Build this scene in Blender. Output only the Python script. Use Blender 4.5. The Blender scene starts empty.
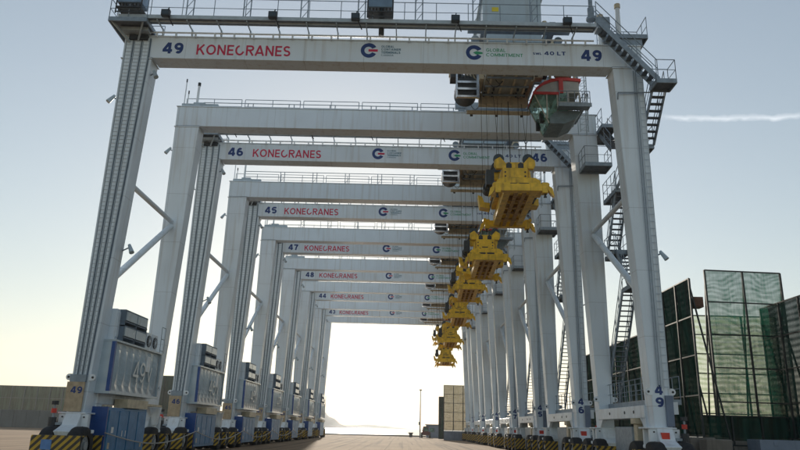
import bpy, math, random
from mathutils import Vector, Matrix
random.seed(7)
S = bpy.context.scene
C = S.collection
R = math.radians

# ------------------------------------------------------------------ camera
F_PX, PITCH, YAW, ROLL = 685.99, 0.2875, -0.0108, 0.026
EYE = Vector((1.4325, 0.0, 1.7791))
cy_, sy_ = math.cos(YAW), math.sin(YAW)
cp_, sp_ = math.cos(PITCH), math.sin(PITCH)
cr_, sr_ = math.cos(ROLL), math.sin(ROLL)
R0 = Vector((cy_, -sy_, 0)); F0 = Vector((sy_, cy_, 0)); Z0 = Vector((0, 0, 1))
FW = F0 * cp_ + Z0 * sp_; UP = -F0 * sp_ + Z0 * cp_
AX = R0 * cr_ + UP * sr_; BX = -R0 * sr_ + UP * cr_
cam_d = bpy.data.cameras.new('camera'); cam = bpy.data.objects.new('camera', cam_d); C.objects.link(cam)
M3 = Matrix((AX, BX, -FW)).transposed()
cam.matrix_world = Matrix.Translation(EYE) @ M3.to_4x4()
cam_d.sensor_fit = 'HORIZONTAL'; cam_d.sensor_width = 36.0; cam_d.lens = 36.0 * F_PX / 800.0
cam_d.clip_start = 0.1; cam_d.clip_end = 30000
S.camera = cam

# ------------------------------------------------------------------ light
SUN_EL, SUN_AZ = R(15), R(-5)
w = bpy.data.worlds.new('World'); S.world = w; w.use_nodes = True
nt = w.node_tree; nt.nodes.clear()
out = nt.nodes.new('ShaderNodeOutputWorld'); bg = nt.nodes.new('ShaderNodeBackground')
sky = nt.nodes.new('ShaderNodeTexSky'); sky.sky_type = 'NISHITA'; sky.sun_disc = False
sky.sun_elevation = SUN_EL; sky.sun_rotation = SUN_AZ
sky.air_density = 1.4; sky.dust_density = 0.35; sky.ozone_density = 2.5; sky.altitude = 0
# a thin contrail, far away in the right of the sky
tc = nt.nodes.new('ShaderNodeTexCoord'); sep = nt.nodes.new('ShaderNodeSeparateXYZ')
nt.links.new(tc.outputs['Generated'], sep.inputs[0])
def mth(tree, op, a, b=None, c=None, clamp=False):
    n = tree.nodes.new('ShaderNodeMath'); n.operation = op; n.use_clamp = clamp
    for i, v in enumerate((a, b, c)):
        if v is None: continue
        if isinstance(v, (int, float)): n.inputs[i].default_value = v
        else: tree.links.new(v, n.inputs[i])
    return n.outputs[0]
sat = nt.nodes.new('ShaderNodeHueSaturation'); sat.inputs['Saturation'].default_value = 0.80
gm = nt.nodes.new('ShaderNodeGamma'); gm.inputs[1].default_value = 0.74
nt.links.new(sky.outputs[0], gm.inputs[0]); nt.links.new(gm.outputs[0], sat.inputs['Color'])
az = mth(nt, 'ARCTAN2', sep.outputs[0], sep.outputs[1])
el = mth(nt, 'ARCSINE', sep.outputs[2])
def ray_dir(u, v):
    d = (FW + AX * ((u - 400) / F_PX) - BX * ((v - 225) / F_PX)).normalized()
    return math.atan2(d.x, d.y), math.asin(d.z)
a0, e0 = ray_dir(655, 117.8); a1, e1 = ray_dir(800, 116.5)
slope = (e1 - e0) / (a1 - a0)
nz = nt.nodes.new('ShaderNodeTexNoise'); nz.inputs['Scale'].default_value = 60; nz.inputs['Detail'].default_value = 4
nt.links.new(tc.outputs['Generated'], nz.inputs[0])
line = mth(nt, 'SUBTRACT', el, mth(nt, 'MULTIPLY_ADD', az, slope, e0 - slope * a0))
line = mth(nt, 'ADD', line, mth(nt, 'MULTIPLY', mth(nt, 'SUBTRACT', nz.outputs[0], 0.5), 0.010))
band = mth(nt, 'SUBTRACT', 1.0, mth(nt, 'DIVIDE', mth(nt, 'ABSOLUTE', line), 0.0050), clamp=True)
ramp = mth(nt, 'MULTIPLY', mth(nt, 'SUBTRACT', az, a0), 40, clamp=True)
fac = mth(nt, 'MULTIPLY', mth(nt, 'MULTIPLY', band, ramp), mth(nt, 'MULTIPLY', nz.outputs[0], 0.62))
mx = nt.nodes.new('ShaderNodeMix'); mx.data_type = 'RGBA'
nt.links.new(fac, mx.inputs[0]); nt.links.new(sat.outputs[0], mx.inputs[6]); mx.inputs[7].default_value = (7.5, 7.7, 7.9, 1)
nt.links.new(mx.outputs[2], bg.inputs[0]); bg.inputs[1].default_value = 0.125
nt.links.new(bg.outputs[0], out.inputs[0])

sun_d = bpy.data.lights.new('sun', 'SUN'); sun_d.energy = 4.0; sun_d.angle = R(1.0); sun_d.color = (1, 0.90, 0.76)
sun = bpy.data.objects.new('sun', sun_d); C.objects.link(sun)
SD = Vector((math.sin(SUN_AZ) * math.cos(SUN_EL), math.cos(SUN_AZ) * math.cos(SUN_EL), math.sin(SUN_EL)))
sun.rotation_euler = SD.to_track_quat('Z', 'Y').to_euler(); sun.location = SD * 80
S.view_settings.view_transform = 'Standard'; S.view_settings.look = 'None'
S.view_settings.gamma = 1; S.view_settings.exposure = 0.58; S.view_settings.use_curve_mapping = False
S.cycles.max_bounces = 6; S.cycles.volume_bounces = 1; S.cycles.transparent_max_bounces = 24

# ------------------------------------------------------------------ materials
def mat(name, col, rough=0.5, metal=0.0, noise=0.0, scale=3.0, bump=0.0, streak=0.0, dirt=(0.25, 0.2, 0.15), spec=0.5, seams=False):
    m = bpy.data.materials.new(name); m.use_nodes = True
    t = m.node_tree; b = t.nodes['Principled BSDF']
    b.inputs['Roughness'].default_value = rough; b.inputs['Metallic'].default_value = metal
    b.inputs['Specular IOR Level'].default_value = spec
    b.inputs['Base Color'].default_value = (*col, 1)
    if noise or streak or bump:
        co = t.nodes.new('ShaderNodeTexCoord'); n = t.nodes.new('ShaderNodeTexNoise')
        n.inputs['Scale'].default_value = scale; n.inputs['Detail'].default_value = 6
        t.links.new(co.outputs['Object'], n.inputs[0])
        x = t.nodes.new('ShaderNodeMix'); x.data_type = 'RGBA'; x.blend_type = 'MIX'
        x.inputs[6].default_value = (*col, 1); x.inputs[7].default_value = (*[c * (1 - noise) for c in col], 1)
        r = t.nodes.new('ShaderNodeMapRange'); r.inputs[1].default_value = 0.35; r.inputs[2].default_value = 0.7
        t.links.new(n.outputs[0], r.inputs[0]); t.links.new(r.outputs[0], x.inputs[0])
        last = x.outputs[2]
        if streak:
            mp = t.nodes.new('ShaderNodeMapping'); mp.inputs[3].default_value = (2.2, 2.2, 0.12)
            t.links.new(co.outputs['Object'], mp.inputs[0])
            n2 = t.nodes.new('ShaderNodeTexNoise'); n2.inputs['Scale'].default_value = 2.0; n2.inputs['Detail'].default_value = 7
            t.links.new(mp.outputs[0], n2.inputs[0])
            r2 = t.nodes.new('ShaderNodeMapRange'); r2.inputs[1].default_value = 0.52; r2.inputs[2].default_value = 0.75
            r2.inputs[4].default_value = streak
            t.links.new(n2.outputs[0], r2.inputs[0])
            x2 = t.nodes.new('ShaderNodeMix'); x2.data_type = 'RGBA'
            t.links.new(r2.outputs[0], x2.inputs[0]); t.links.new(last, x2.inputs[6]); x2.inputs[7].default_value = (*dirt, 1)
            last = x2.outputs[2]
        oi = t.nodes.new('ShaderNodeObjectInfo')
        off = t.nodes.new('ShaderNodeVectorMath'); off.operation = 'ADD'; t.links.new(co.outputs['Object'], off.inputs[0])
        cmb = t.nodes.new('ShaderNodeCombineXYZ'); rv = mth(t, 'MULTIPLY', oi.outputs['Random'], 57.0)
        t.links.new(rv, cmb.inputs[0]); t.links.new(rv, cmb.inputs[1]); t.links.new(rv, cmb.inputs[2]); t.links.new(cmb.outputs[0], off.inputs[1])
        t.links.new(off.outputs[0], n.inputs[0])
        if streak: t.links.new(off.outputs[0], mp.inputs[0])
        val = mth(t, 'MULTIPLY_ADD', oi.outputs['Random'], 0.10, 0.92)
        if seams:
            sx = t.nodes.new('ShaderNodeSeparateXYZ'); t.links.new(co.outputs['Object'], sx.inputs[0])
            l1 = mth(t, 'LESS_THAN', mth(t, 'FRACT', mth(t, 'DIVIDE', sx.outputs[2], 2.9)), 0.011)
            l2 = mth(t, 'LESS_THAN', mth(t, 'FRACT', mth(t, 'MULTIPLY_ADD', sx.outputs[0], 1 / 2.9, 0.3)), 0.009)
            val = mth(t, 'MULTIPLY', val, mth(t, 'SUBTRACT', 1.0, mth(t, 'MULTIPLY', mth(t, 'MAXIMUM', l1, l2), 0.22)))
        xv = t.nodes.new('ShaderNodeMix'); xv.data_type = 'RGBA'; xv.blend_type = 'MULTIPLY'; xv.inputs[0].default_value = 1
        t.links.new(last, xv.inputs[6]); t.links.new(val, xv.inputs[7]); last = xv.outputs[2]
        t.links.new(last, b.inputs['Base Color'])
        if bump:
            bp = t.nodes.new('ShaderNodeBump'); bp.inputs['Strength'].default_value = bump; bp.inputs['Distance'].default_value = 0.05
            t.links.new(n.outputs[0], bp.inputs['Height']); t.links.new(bp.outputs[0], b.inputs['Normal'])
        rr = t.nodes.new('ShaderNodeMapRange'); rr.inputs[3].default_value = max(rough - .08, .05); rr.inputs[4].default_value = min(rough + .12, 1)
        t.links.new(n.outputs[0], rr.inputs[0]); t.links.new(rr.outputs[0], b.inputs['Roughness'])
    return m
PAINT = mat('grey_paint', (0.71, 0.80, 0.88), 0.38, noise=0.07, scale=0.7, streak=0.42, dirt=(0.40, 0.37, 0.32), seams=True)
LPAINT = mat('white_paint', (0.77, 0.83, 0.88), 0.42, noise=0.12, scale=2.0, streak=0.3)
STEEL = mat('galvanised_steel', (0.28, 0.34, 0.40), 0.5, 0.35, noise=0.25, scale=5)
GRATE = mat('dark_grating', (0.17, 0.20, 0.24), 0.6, 0.2, noise=0.3, scale=6)
TRAY = mat('cable_tray_metal', (0.46, 0.54, 0.60), 0.5, 0.1, noise=0.2, scale=4)
DARK = mat('dark_machinery', (0.035, 0.04, 0.045), 0.55, noise=0.4, scale=6)
TYRE = mat('tyre_rubber', (0.018, 0.018, 0.02), 0.75, noise=0.3, scale=8, bump=0.3)
RIM = mat('rim_paint', (0.35, 0.37, 0.38), 0.5, noise=0.3, scale=8)
SLOT = mat('cable_grey', (0.13, 0.18, 0.24), 0.6, noise=0.2, scale=4)
BLUE = mat('blue_paint', (0.03, 0.20, 0.42), 0.45, noise=0.2, scale=3, streak=0.2, dirt=(0.12, 0.16, 0.25))
BLUED = mat('deep_blue_paint', (0.012, 0.07, 0.28), 0.4, noise=0.2, scale=3)
HOUSE = mat('house_panel_paint', (0.46, 0.56, 0.63), 0.22, noise=0.12, scale=2, streak=0.25)
YEL = mat('yellow_paint', (0.93, 0.58, 0.03), 0.42, noise=0.35, scale=3, streak=0.6, dirt=(0.16, 0.08, 0.02))
YELD = mat('worn_yellow_paint', (0.55, 0.30, 0.03), 0.55, noise=0.55, scale=5, streak=0.5, dirt=(0.08, 0.05, 0.02))
SHEAVE = mat('sheave_rubber', (0.03, 0.05, 0.07), 0.4, noise=0.2, scale=9)
RED = mat('red_trim', (0.62, 0.035, 0.02), 0.35, noise=0.15, scale=4)
TAN = mat('tan_board', (0.50, 0.40, 0.27), 0.6, noise=0.3, scale=5, streak=0.4, dirt=(0.25, 0.16, 0.08))
TANP = mat('tan_paint', (0.62, 0.53, 0.37), 0.5, noise=0.25, scale=4, streak=0.3)
INKB = mat('blue_lettering', (0.012, 0.045, 0.20), 0.5, noise=0.1, scale=9)
INKR = mat('red_lettering', (0.60, 0.012, 0.07), 0.5, noise=0.1, scale=9)
INKG = mat('green_lettering', (0.03, 0.33, 0.16), 0.5, noise=0.1, scale=9)
INKS = mat('slate_lettering', (0.09, 0.20, 0.28), 0.5, noise=0.1, scale=9)
INKW = mat('pale_lettering', (0.7, 0.73, 0.72), 0.4, noise=0.1, scale=9)
ROPE = mat('wire_rope', (0.05, 0.05, 0.05), 0.6, 0.3, noise=0.2, scale=9)
BARR = mat('barrier_rope', (0.5, 0.48, 0.44), 0.8, noise=0.2, scale=9)
CHROME = mat('bright_metal', (0.55, 0.57, 0.60), 0.2, 0.9, noise=0.2, scale=6)
SIGNB = mat('sign_blue', (0.10, 0.25, 0.55), 0.4, noise=0.2, scale=7)
STKY = mat('yellow_sticker', (0.75, 0.62, 0.04), 0.5, noise=0.1, scale=7)
CONC = mat('concrete', (0.24, 0.215, 0.185), 0.85, noise=0.3, scale=1.2, bump=0.3, streak=0.5, dirt=(0.1, 0.09, 0.07))
TARP = mat('grey_blue_block', (0.20, 0.25, 0.33), 0.7, noise=0.2, scale=1.5, streak=0.3, dirt=(0.1, 0.12, 0.15))
NETFR = mat('net_frame_steel', (0.02, 0.03, 0.03), 0.6, noise=0.3, scale=5)
RUST = mat('rusty_steel', (0.16, 0.08, 0.05), 0.8, noise=0.4, scale=6)
GALV = mat('pole_metal', (0.25, 0.26, 0.27), 0.5, 0.3, noise=0.2, scale=3)
HILLM = mat('hill_forest', (0.07, 0.10, 0.11), 0.95, noise=0.4, scale=0.02)
MAROON = mat('maroon_paint', (0.12, 0.02, 0.02), 0.5, noise=0.3, scale=3)

def glass():
    m = bpy.data.materials.new('cab_glass'); m.use_nodes = True
    t = m.node_tree; b = t.nodes['Principled BSDF']
    b.inputs['Base Color'].default_value = (0.22, 0.40, 0.34, 1); b.inputs['Roughness'].default_value = 0.08
    n = t.nodes.new('ShaderNodeTexNoise'); n.inputs['Scale'].default_value = 1.7; n.inputs['Distortion'].default_value = 1.5
    tr = t.nodes.new('ShaderNodeBsdfTransparent'); tr.inputs[0].default_value = (0.55, 0.75, 0.68, 1)
    x = t.nodes.new('ShaderNodeMixShader'); x.inputs[0].default_value = 0.55
    r = t.nodes.new('ShaderNodeMapRange'); r.inputs[1].default_value = .4; r.inputs[2].default_value = .6; r.inputs[3].default_value = 0.2; r.inputs[4].default_value = 0.75
    co = t.nodes.new('ShaderNodeTexCoord'); t.links.new(co.outputs['Object'], n.inputs[0])
    t.links.new(n.outputs[0], r.inputs[0]); t.links.new(r.outputs[0], x.inputs[0])
    t.links.new(tr.outputs[0], x.inputs[1]); t.links.new(b.outputs[0], x.inputs[2])
    t.links.new(x.outputs[0], t.nodes['Material Output'].inputs[0])
    return m
GLASS = glass()

def net(name, col, a0, a1, warp, trans=0.4, sc=0.6, wavy=.25):
    """shade cloth: threads with holes; the doubled cloth makes wavy interference bands"""
    m = bpy.data.materials.new(name); m.use_nodes = True
    t = m.node_tree; b = t.nodes['Principled BSDF']
    b.inputs['Base Color'].default_value = (*col, 1); b.inputs['Roughness'].default_value = 1.0; b.inputs['Specular IOR Level'].default_value = 0.0
    co = t.nodes.new('ShaderNodeTexCoord')
    n = t.nodes.new('ShaderNodeTexNoise'); n.inputs['Scale'].default_value = sc; n.inputs['Detail'].default_value = 3
    t.links.new(co.outputs['Object'], n.inputs[0])
    wv = t.nodes.new('ShaderNodeTexWave'); wv.wave_type = 'BANDS'; wv.bands_direction = 'Z'
    wv.inputs['Scale'].default_value = 0.9; wv.inputs['Distortion'].default_value = warp; wv.inputs['Detail'].default_value = 2
    wv.inputs['Detail Scale'].default_value = 0.35
    t.links.new(co.outputs['Object'], wv.inputs[0])
    mp = t.nodes.new('ShaderNodeMapping'); mp.inputs[3].default_value = (.5, .5, 4.0); t.links.new(co.outputs['Object'], mp.inputs[0])
    n5 = t.nodes.new('ShaderNodeTexNoise'); n5.inputs['Scale'].default_value = sc * 1.4; n5.inputs['Detail'].default_value = 5; t.links.new(mp.outputs[0], n5.inputs[0])
    mp2 = t.nodes.new('ShaderNodeMapping'); mp2.inputs[3].default_value = (5, 5, .35); t.links.new(co.outputs['Object'], mp2.inputs[0])
    n6 = t.nodes.new('ShaderNodeTexNoise'); n6.inputs['Scale'].default_value = sc * 1.2; n6.inputs['Detail'].default_value = 5; t.links.new(mp2.outputs[0], n6.inputs[0])
    mm = mth(t, 'MULTIPLY_ADD', wv.outputs['Fac'], wavy, mth(t, 'MULTIPLY', n.outputs[0], 0.3))
    mm = mth(t, 'ADD', mm, mth(t, 'ADD', mth(t, 'MULTIPLY', n5.outputs[0], .42), mth(t, 'MULTIPLY', n6.outputs[0], .42)))
    mm = mth(t, 'MULTIPLY_ADD', mm, 1.9, -.75)
    r = t.nodes.new('ShaderNodeMapRange'); r.inputs[1].default_value = 0.2; r.inputs[2].default_value = 1.0
    r.inputs[3].default_value = a0; r.inputs[4].default_value = a1
    t.links.new(mm, r.inputs[0])
    cm = t.nodes.new('ShaderNodeMix'); cm.data_type = 'RGBA'; cm.inputs[6].default_value = (*[c * .55 for c in col], 1); cm.inputs[7].default_value = (*[min(1, c * 2.0) for c in col], 1)
    rc = t.nodes.new('ShaderNodeMapRange'); rc.inputs[1].default_value = .35; rc.inputs[2].default_value = .65; t.links.new(n6.outputs[0], rc.inputs[0])
    t.links.new(rc.outputs[0], cm.inputs[0]); t.links.new(cm.outputs[2], b.inputs['Base Color'])
    tl = t.nodes.new('ShaderNodeBsdfTranslucent'); tl.inputs[0].default_value = (*[min(1, c * 2.2) for c in col], 1)
    s1 = t.nodes.new('ShaderNodeMixShader'); s1.inputs[0].default_value = trans
    t.links.new(b.outputs[0], s1.inputs[1]); t.links.new(tl.outputs[0], s1.inputs[2])
    tr = t.nodes.new('ShaderNodeBsdfTransparent')
    s2 = t.nodes.new('ShaderNodeMixShader'); t.links.new(r.outputs[0], s2.inputs[0])
    t.links.new(tr.outputs[0], s2.inputs[1]); t.links.new(s1.outputs[0], s2.inputs[2])
    t.links.new(s2.outputs[0], t.nodes['Material Output'].inputs[0])
    return m
NET_DARK = net('dark_green_net', (0.010, 0.034, 0.026), 0.985, 1.0, 3, 0.0)
NET_OPEN = net('open_green_net', (0.012, 0.075, 0.05), 0.58, 1.0, 30, 0.15, 1.3, .14)
NET_GOLD = net('dusty_green_net', (0.09, 0.08, 0.045), 0.86, 1.0, 10, 0.25, 1.2, .1)
NET_LEFT = net('faded_green_net', (0.06, 0.085, 0.06), 0.975, 1.0, 8, 0.0, .5, .05)

def stripes():
    m = bpy.data.materials.new('hazard_stripes'); m.use_nodes = True
    t = m.node_tree; b = t.nodes['Principled BSDF']; b.inputs['Roughness'].default_value = 0.5
    co = t.nodes.new('ShaderNodeTexCoord'); sp = t.nodes.new('ShaderNodeSeparateXYZ'); t.links.new(co.outputs['Object'], sp.inputs[0])
    v = mth(t, 'FRACT', mth(t, 'MULTIPLY', mth(t, 'SUBTRACT', mth(t, 'ADD', sp.outputs[0], sp.outputs[1]), sp.outputs[2]), 3.2))
    g = mth(t, 'GREATER_THAN', v, 0.5)
    n = t.nodes.new('ShaderNodeTexNoise'); n.inputs['Scale'].default_value = 7; t.links.new(co.outputs['Object'], n.inputs[0])
    x = t.nodes.new('ShaderNodeMix'); x.data_type = 'RGBA'; x.inputs[6].default_value = (0.02, 0.02, 0.02, 1); x.inputs[7].default_value = (0.6, 0.38, 0.02, 1)
    t.links.new(g, x.inputs[0])
    x2 = t.nodes.new('ShaderNodeMix'); x2.data_type = 'RGBA'; x2.inputs[7].default_value = (0.10, 0.08, 0.05, 1)
    t.links.new(mth(t, 'MULTIPLY', n.outputs[0], 0.5), x2.inputs[0]); t.links.new(x.outputs[2], x2.inputs[6])
    t.links.new(x2.outputs[2], b.inputs['Base Color'])
    return m
STRIPE = stripes()

# ------------------------------------------------------------------ mesh helpers
class MB:
    def __init__(s): s.v = []; s.f = []; s.mi = []; s.cur = 0
    def slot(s, i): s.cur = i; return s
    def _a(s, vs, fs):
        o = len(s.v); s.v += [tuple(v) for v in vs]; s.f += [tuple(o + i for i in f) for f in fs]; s.mi += [s.cur] * len(fs); return s
    def box(s, x0, y0, z0, x1, y1, z1):
        if x0 > x1: x0, x1 = x1, x0
        if y0 > y1: y0, y1 = y1, y0
        if z0 > z1: z0, z1 = z1, z0
        v = [(x0,y0,z0),(x1,y0,z0),(x1,y1,z0),(x0,y1,z0),(x0,y0,z1),(x1,y0,z1),(x1,y1,z1),(x0,y1,z1)]
        return s._a(v, [(0,3,2,1),(4,5,6,7),(0,1,5,4),(1,2,6,5),(2,3,7,6),(3,0,4,7)])
    def hexa(s, bot, top):
        return s._a(list(bot) + list(top), [(0,3,2,1),(4,5,6,7),(0,1,5,4),(1,2,6,5),(2,3,7,6),(3,0,4,7)])
    def tube(s, a, b, r, n=6, r2=None, cap=True):
        a = Vector(a); b = Vector(b); d = (b - a)
        if d.length < 1e-6: return s
        d.normalize(); r2 = r if r2 is None else r2
        u = d.cross(Vector((0, 0, 1)));
        if u.length < 1e-3: u = d.cross(Vector((1, 0, 0)))
        u.normalize(); w_ = d.cross(u)
        vs = []
        for p, rr in ((a, r), (b, r2)):
            for i in range(n):
                t = 2 * math.pi * (i + .5) / n; vs.append(p + u * (math.cos(t) * rr) + w_ * (math.sin(t) * rr))
        fs = [(i, (i + 1) % n, n + (i + 1) % n, n + i) for i in range(n)]
        if cap: fs += [tuple(range(n))[::-1], tuple(range(n, 2 * n))]
        return s._a(vs, fs)
    def bar(s, a, b, wd, h):
        """rectangular bar from a to b; wd sideways, h upwards"""
        a = Vector(a); b = Vector(b); d = (b - a).normalized()
        u = d.cross(Vector((0, 0, 1)))
        if u.length < 1e-3: u = Vector((1, 0, 0))
        u.normalize(); n = u.cross(d)
        q = [(-1,-1),(1,-1),(1,1),(-1,1)]
        vs = [p + u * (wd / 2 * i) + n * (h / 2 * j) for p in (a, b) for i, j in q]
        return s._a(vs, [(0,1,2,3),(7,6,5,4),(0,4,5,1),(1,5,6,2),(2,6,7,3),(3,7,4,0)])
    def prism(s, pts, y0, y1):
        """polygon in XZ extruded along Y"""
        n = len(pts)
        vs = [(x, y0, z) for x, z in pts] + [(x, y1, z) for x, z in pts]
        return s._a(vs, [tuple(range(n)), tuple(range(2 * n - 1, n - 1, -1))] + [(i, n + i, n + (i + 1) % n, (i + 1) % n) for i in range(n)])
    def prism_yz(s, pts, x0, x1):
        n = len(pts)
        vs = [(x0, y, z) for y, z in pts] + [(x1, y, z) for y, z in pts]
        return s._a(vs, [tuple(range(n))[::-1], tuple(range(n, 2 * n))] + [(i, (i + 1) % n, n + (i + 1) % n, n + i) for i in range(n)])
    def cyl(s, c, ax, r, l, n=20):
        c = Vector(c); a = Vector({'x': (1,0,0), 'y': (0,1,0), 'z': (0,0,1)}[ax]) * (l / 2)
        return s.tube(c - a, c + a, r, n)
    def grid_rail(s, a, b, h=1.05, step=1.5, r=0.02, mid=True, posts=True):
        a = Vector(a); b = Vector(b); L = (b - a).length; n = max(1, round(L / step)); z = Vector((0, 0, 1))
        s.tube(a + z * h, b + z * h, r, 5)
        if mid: s.tube(a + z * h * .5, b + z * h * .5, r * .8, 5)
        if posts:
            for i in range(n + 1):
                p = a + (b - a) * (i / n); s.tube(p, p + z * h, r, 5)
        return s
    def build(s, name, m, parent=None, loc=None):
        me = bpy.data.meshes.new(name); me.from_pydata(s.v, [], s.f)
        for k in (m if isinstance(m, (list, tuple)) else [m]): me.materials.append(k)
        me.polygons.foreach_set('material_index', s.mi); me.validate(); me.update()
        o = bpy.data.objects.new(name, me); C.objects.link(o)
        if parent: o.parent = parent
        if loc: o.location = loc
        return o
def bevel(o, wd=0.02, seg=1):
    m = o.modifiers.new('bevel', 'BEVEL'); m.width = wd; m.segments = seg; m.limit_method = 'ANGLE'; return o
def smooth(o, ang=40):
    for p in o.data.polygons: p.use_smooth = True
    try: o.data.set_sharp_from_angle(angle=R(ang))
    except Exception: pass
    return o
def tag(o, label=None, cat=None, group=None, kind=None):
    for k, v in (('label', label), ('category', cat), ('group', group), ('kind', kind)):
        if v: o[k] = v
    return o
def empty(name, loc=(0, 0, 0), rz=0, label=None, cat=None, group=None):
    o = bpy.data.objects.new(name, None); C.objects.link(o); o.location = loc; o.rotation_euler = (0, 0, rz)
    o.empty_display_size = 0.3
    return tag(o, label, cat, group)
def kids(o): return [c for c in C.objects if c.parent is o]
def copy_tree(o, parent=None, tree=None):
    if tree is None:
        tree = {}
        for c in C.objects:
            if c.parent: tree.setdefault(c.parent, []).append(c)
    c = o.copy(); C.objects.link(c); c.parent = parent
    for ch in tree.get(o, []): copy_tree(ch, c, tree)
    return c

# plain grotesque letters drawn as strokes (unit height, widths as given)
def arc(cx, cy, rx, ry, a0, a1, n=14): return [(cx + rx * math.cos(R(a0 + (a1 - a0) * i / n)), cy + ry * math.sin(R(a0 + (a1 - a0) * i / n))) for i in range(n + 1)]
def glyph(ch, t):
    h = t / 2
    if ch == 'K': return .74, [[(h, 0), (h, 1)], [(.66, 1.0), (h + .04, .42)], [(.30, .60), (.70, 0)]]
    if ch == 'O': return .88, [arc(.44, .5, .44 - h, .5 - h, 0, 360, 30)]
    if ch == 'N': return .74, [[(h, 0), (h, 1)], [(.74 - h, 0), (.74 - h, 1)], [(h, 1 - h * .6), (.74 - h, h * .6)]]
    if ch == 'E': return .60, [[(h, 0), (h, 1)], [(h, h), (.60, h)], [(h, .5), (.56, .5)], [(h, 1 - h), (.60, 1 - h)]]
    if ch == 'C': return .84, [arc(.42, .5, .42 - h, .5 - h, 98, 345, 26)]
    if ch == 'c': return .80, [arc(.43, .5, .43 - h, .5 - h, 45, 315, 24)]
    if ch == 'R': return .70, [[(h, 0), (h, 1)], [(h, 1 - h), (.40, 1 - h)] + arc(.42, .72, .25 - h * .3, .28 - h, 90, -90, 12)[1:] + [(h, .44 + h)], [(.36, .46), (.66, 0)]]
    if ch == 'A': return .80, [[(h * .6, 0), (.40, 1)], [(.80 - h * .6, 0), (.40, 1)], [(.18, .27), (.62, .27)]]
    if ch == 'S': return .64, [arc(.32, .74, .32 - h, .26 - h, 25, 180, 12) + arc(.32, .74, .32 - h, .24, 200, 262, 5) + arc(.32, .26, .32 - h, .24, 82, 0, 7) + arc(.32, .26, .32 - h, .26 - h, -20, -160, 12)]
    if ch == '4': return .80, [[(.56, 0), (.56, 1)], [(.50, .97), (.09, .30)], [(.0, .28), (.78, .28)]]
    if ch == '9': return .74, [arc(.37, .66, .37 - h, .34 - h, 0, 360, 26), arc(.37, .55, .37 - h, .55 - h, 10, -125, 16)]
    if ch == '6': return .74, [arc(.37, .34, .37 - h, .34 - h, 0, 360, 26), arc(.37, .45, .37 - h, .55 - h, 190, 55, 16)]
    if ch == '8': return .74, [arc(.37, .28, .37 - h, .28 - h * .85, 0, 360, 24), arc(.37, .73, .33 - h, .27 - h * .85, 0, 360, 24)]
    if ch == '7': return .70, [[(0, 1 - h), (.70, 1 - h)], [(.58, 1 - t * .7), (.40, .5), (.30, 0)]]
    if ch == '5': return .74, [[(.66, 1 - h), (.17, 1 - h)], [(.17, 1 - h), (.11, .50)], [(.11, .52)] + arc(.36, .34, .37 - h, .34 - h, 125, -150, 18)]
    if ch == '3': return .72, [arc(.34, .73, .33 - h, .27 - h, 165, -80, 16), arc(.34, .29, .36 - h, .29 - h, 80, -165, 18)]
    if ch == 'G': return .86, [arc(.43, .5, .43 - h, .5 - h, 40, 330, 22) + [(.86 - h, .45)], [(.86, .45), (.48, .45)]]
    if ch == 'L': return .56, [[(h, 1), (h, 0)], [(0, h), (.56, h)]]
    if ch == 'B': return .68, [[(h, 0), (h, 1)], [(h, 1 - h), (.38, 1 - h)] + arc(.38, .75, .24 - h * .3, .25 - h, 90, -90, 10)[1:] + [(h, .5 + h * .2)], [(h, .5), (.40, .5)] + arc(.40, .26, .28 - h, .26 - h, 90, -90, 10)[1:] + [(h, h)]]
    if ch == 'M': return .90, [[(h, 0), (h, 1)], [(.9 - h, 0), (.9 - h, 1)], [(h, 1 - h * .5), (.45, .12)], [(.9 - h, 1 - h * .5), (.45, .12)]]
    if ch == 'I': return t, [[(h, 0), (h, 1)]]
    if ch == 'T': return .66, [[(0, 1 - h), (.66, 1 - h)], [(.33, 1), (.33, 0)]]
    if ch == 'D': return .76, [[(h, 0), (h, 1)], [(h, 1 - h), (.36, 1 - h)] + arc(.36, .5, .40 - h, .5 - h, 90, -90, 14)[1:] + [(h, h)]]
    if ch == 'W': return 1.1, [[(.06, 1), (.30, 0)], [(.30, 0), (.55, .9)], [(.55, .9), (.80, 0)], [(.80, 0), (1.04, 1)]]
    if ch == '0': return .74, [arc(.37, .5, .37 - h, .5 - h, 0, 360, 26)]
    if ch == 'V': return .74, [[(.05, 1), (.37, 0)], [(.69, 1), (.37, 0)]]
    return .4, []
def strokes(b, txt, x0, z0, height, width, t, y, gap=.14, side_x=None):
    tot = sum(glyph(c, t)[0] for c in txt) + gap * (len(txt) - 1); kx = width / tot; k = 0; cur = 0
    for c in txt:
        w_, sts = glyph(c, t)
        for st in sts:
            P = [Vector((cur + p[0], p[1])) for p in st]; closed = (P[0] - P[-1]).length < 1e-4; vs = []
            for i, p in enumerate(P):
                a = P[i - 1] if i > 0 else (P[-2] if closed else None); c_ = P[i + 1] if i < len(P) - 1 else (P[1] if closed else None)
                d1 = (p - a).normalized() if a is not None else (c_ - p).normalized(); d2 = (c_ - p).normalized() if c_ is not None else d1
                d = (d1 + d2).normalized(); nrm = Vector((-d.y, d.x)); m = min(1.6, 1 / max(.5, nrm.dot(Vector((-d1.y, d1.x)))))
                for s_ in (1, -1):
                    q = p + nrm * (s_ * t / 2 * m); k_ = (q.x * kx + x0, z0 + q.y * height); off = .0008 * (k % 4)
                    vs.append((k_[0], y - off, k_[1]) if side_x is None else (side_x + off, k_[0], k_[1]))
            b._a(vs, [(2 * i, 2 * i + 1, 2 * i + 3, 2 * i + 2) for i in range(len(P) - 1)]); k += 1
        cur += w_ + gap
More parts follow.
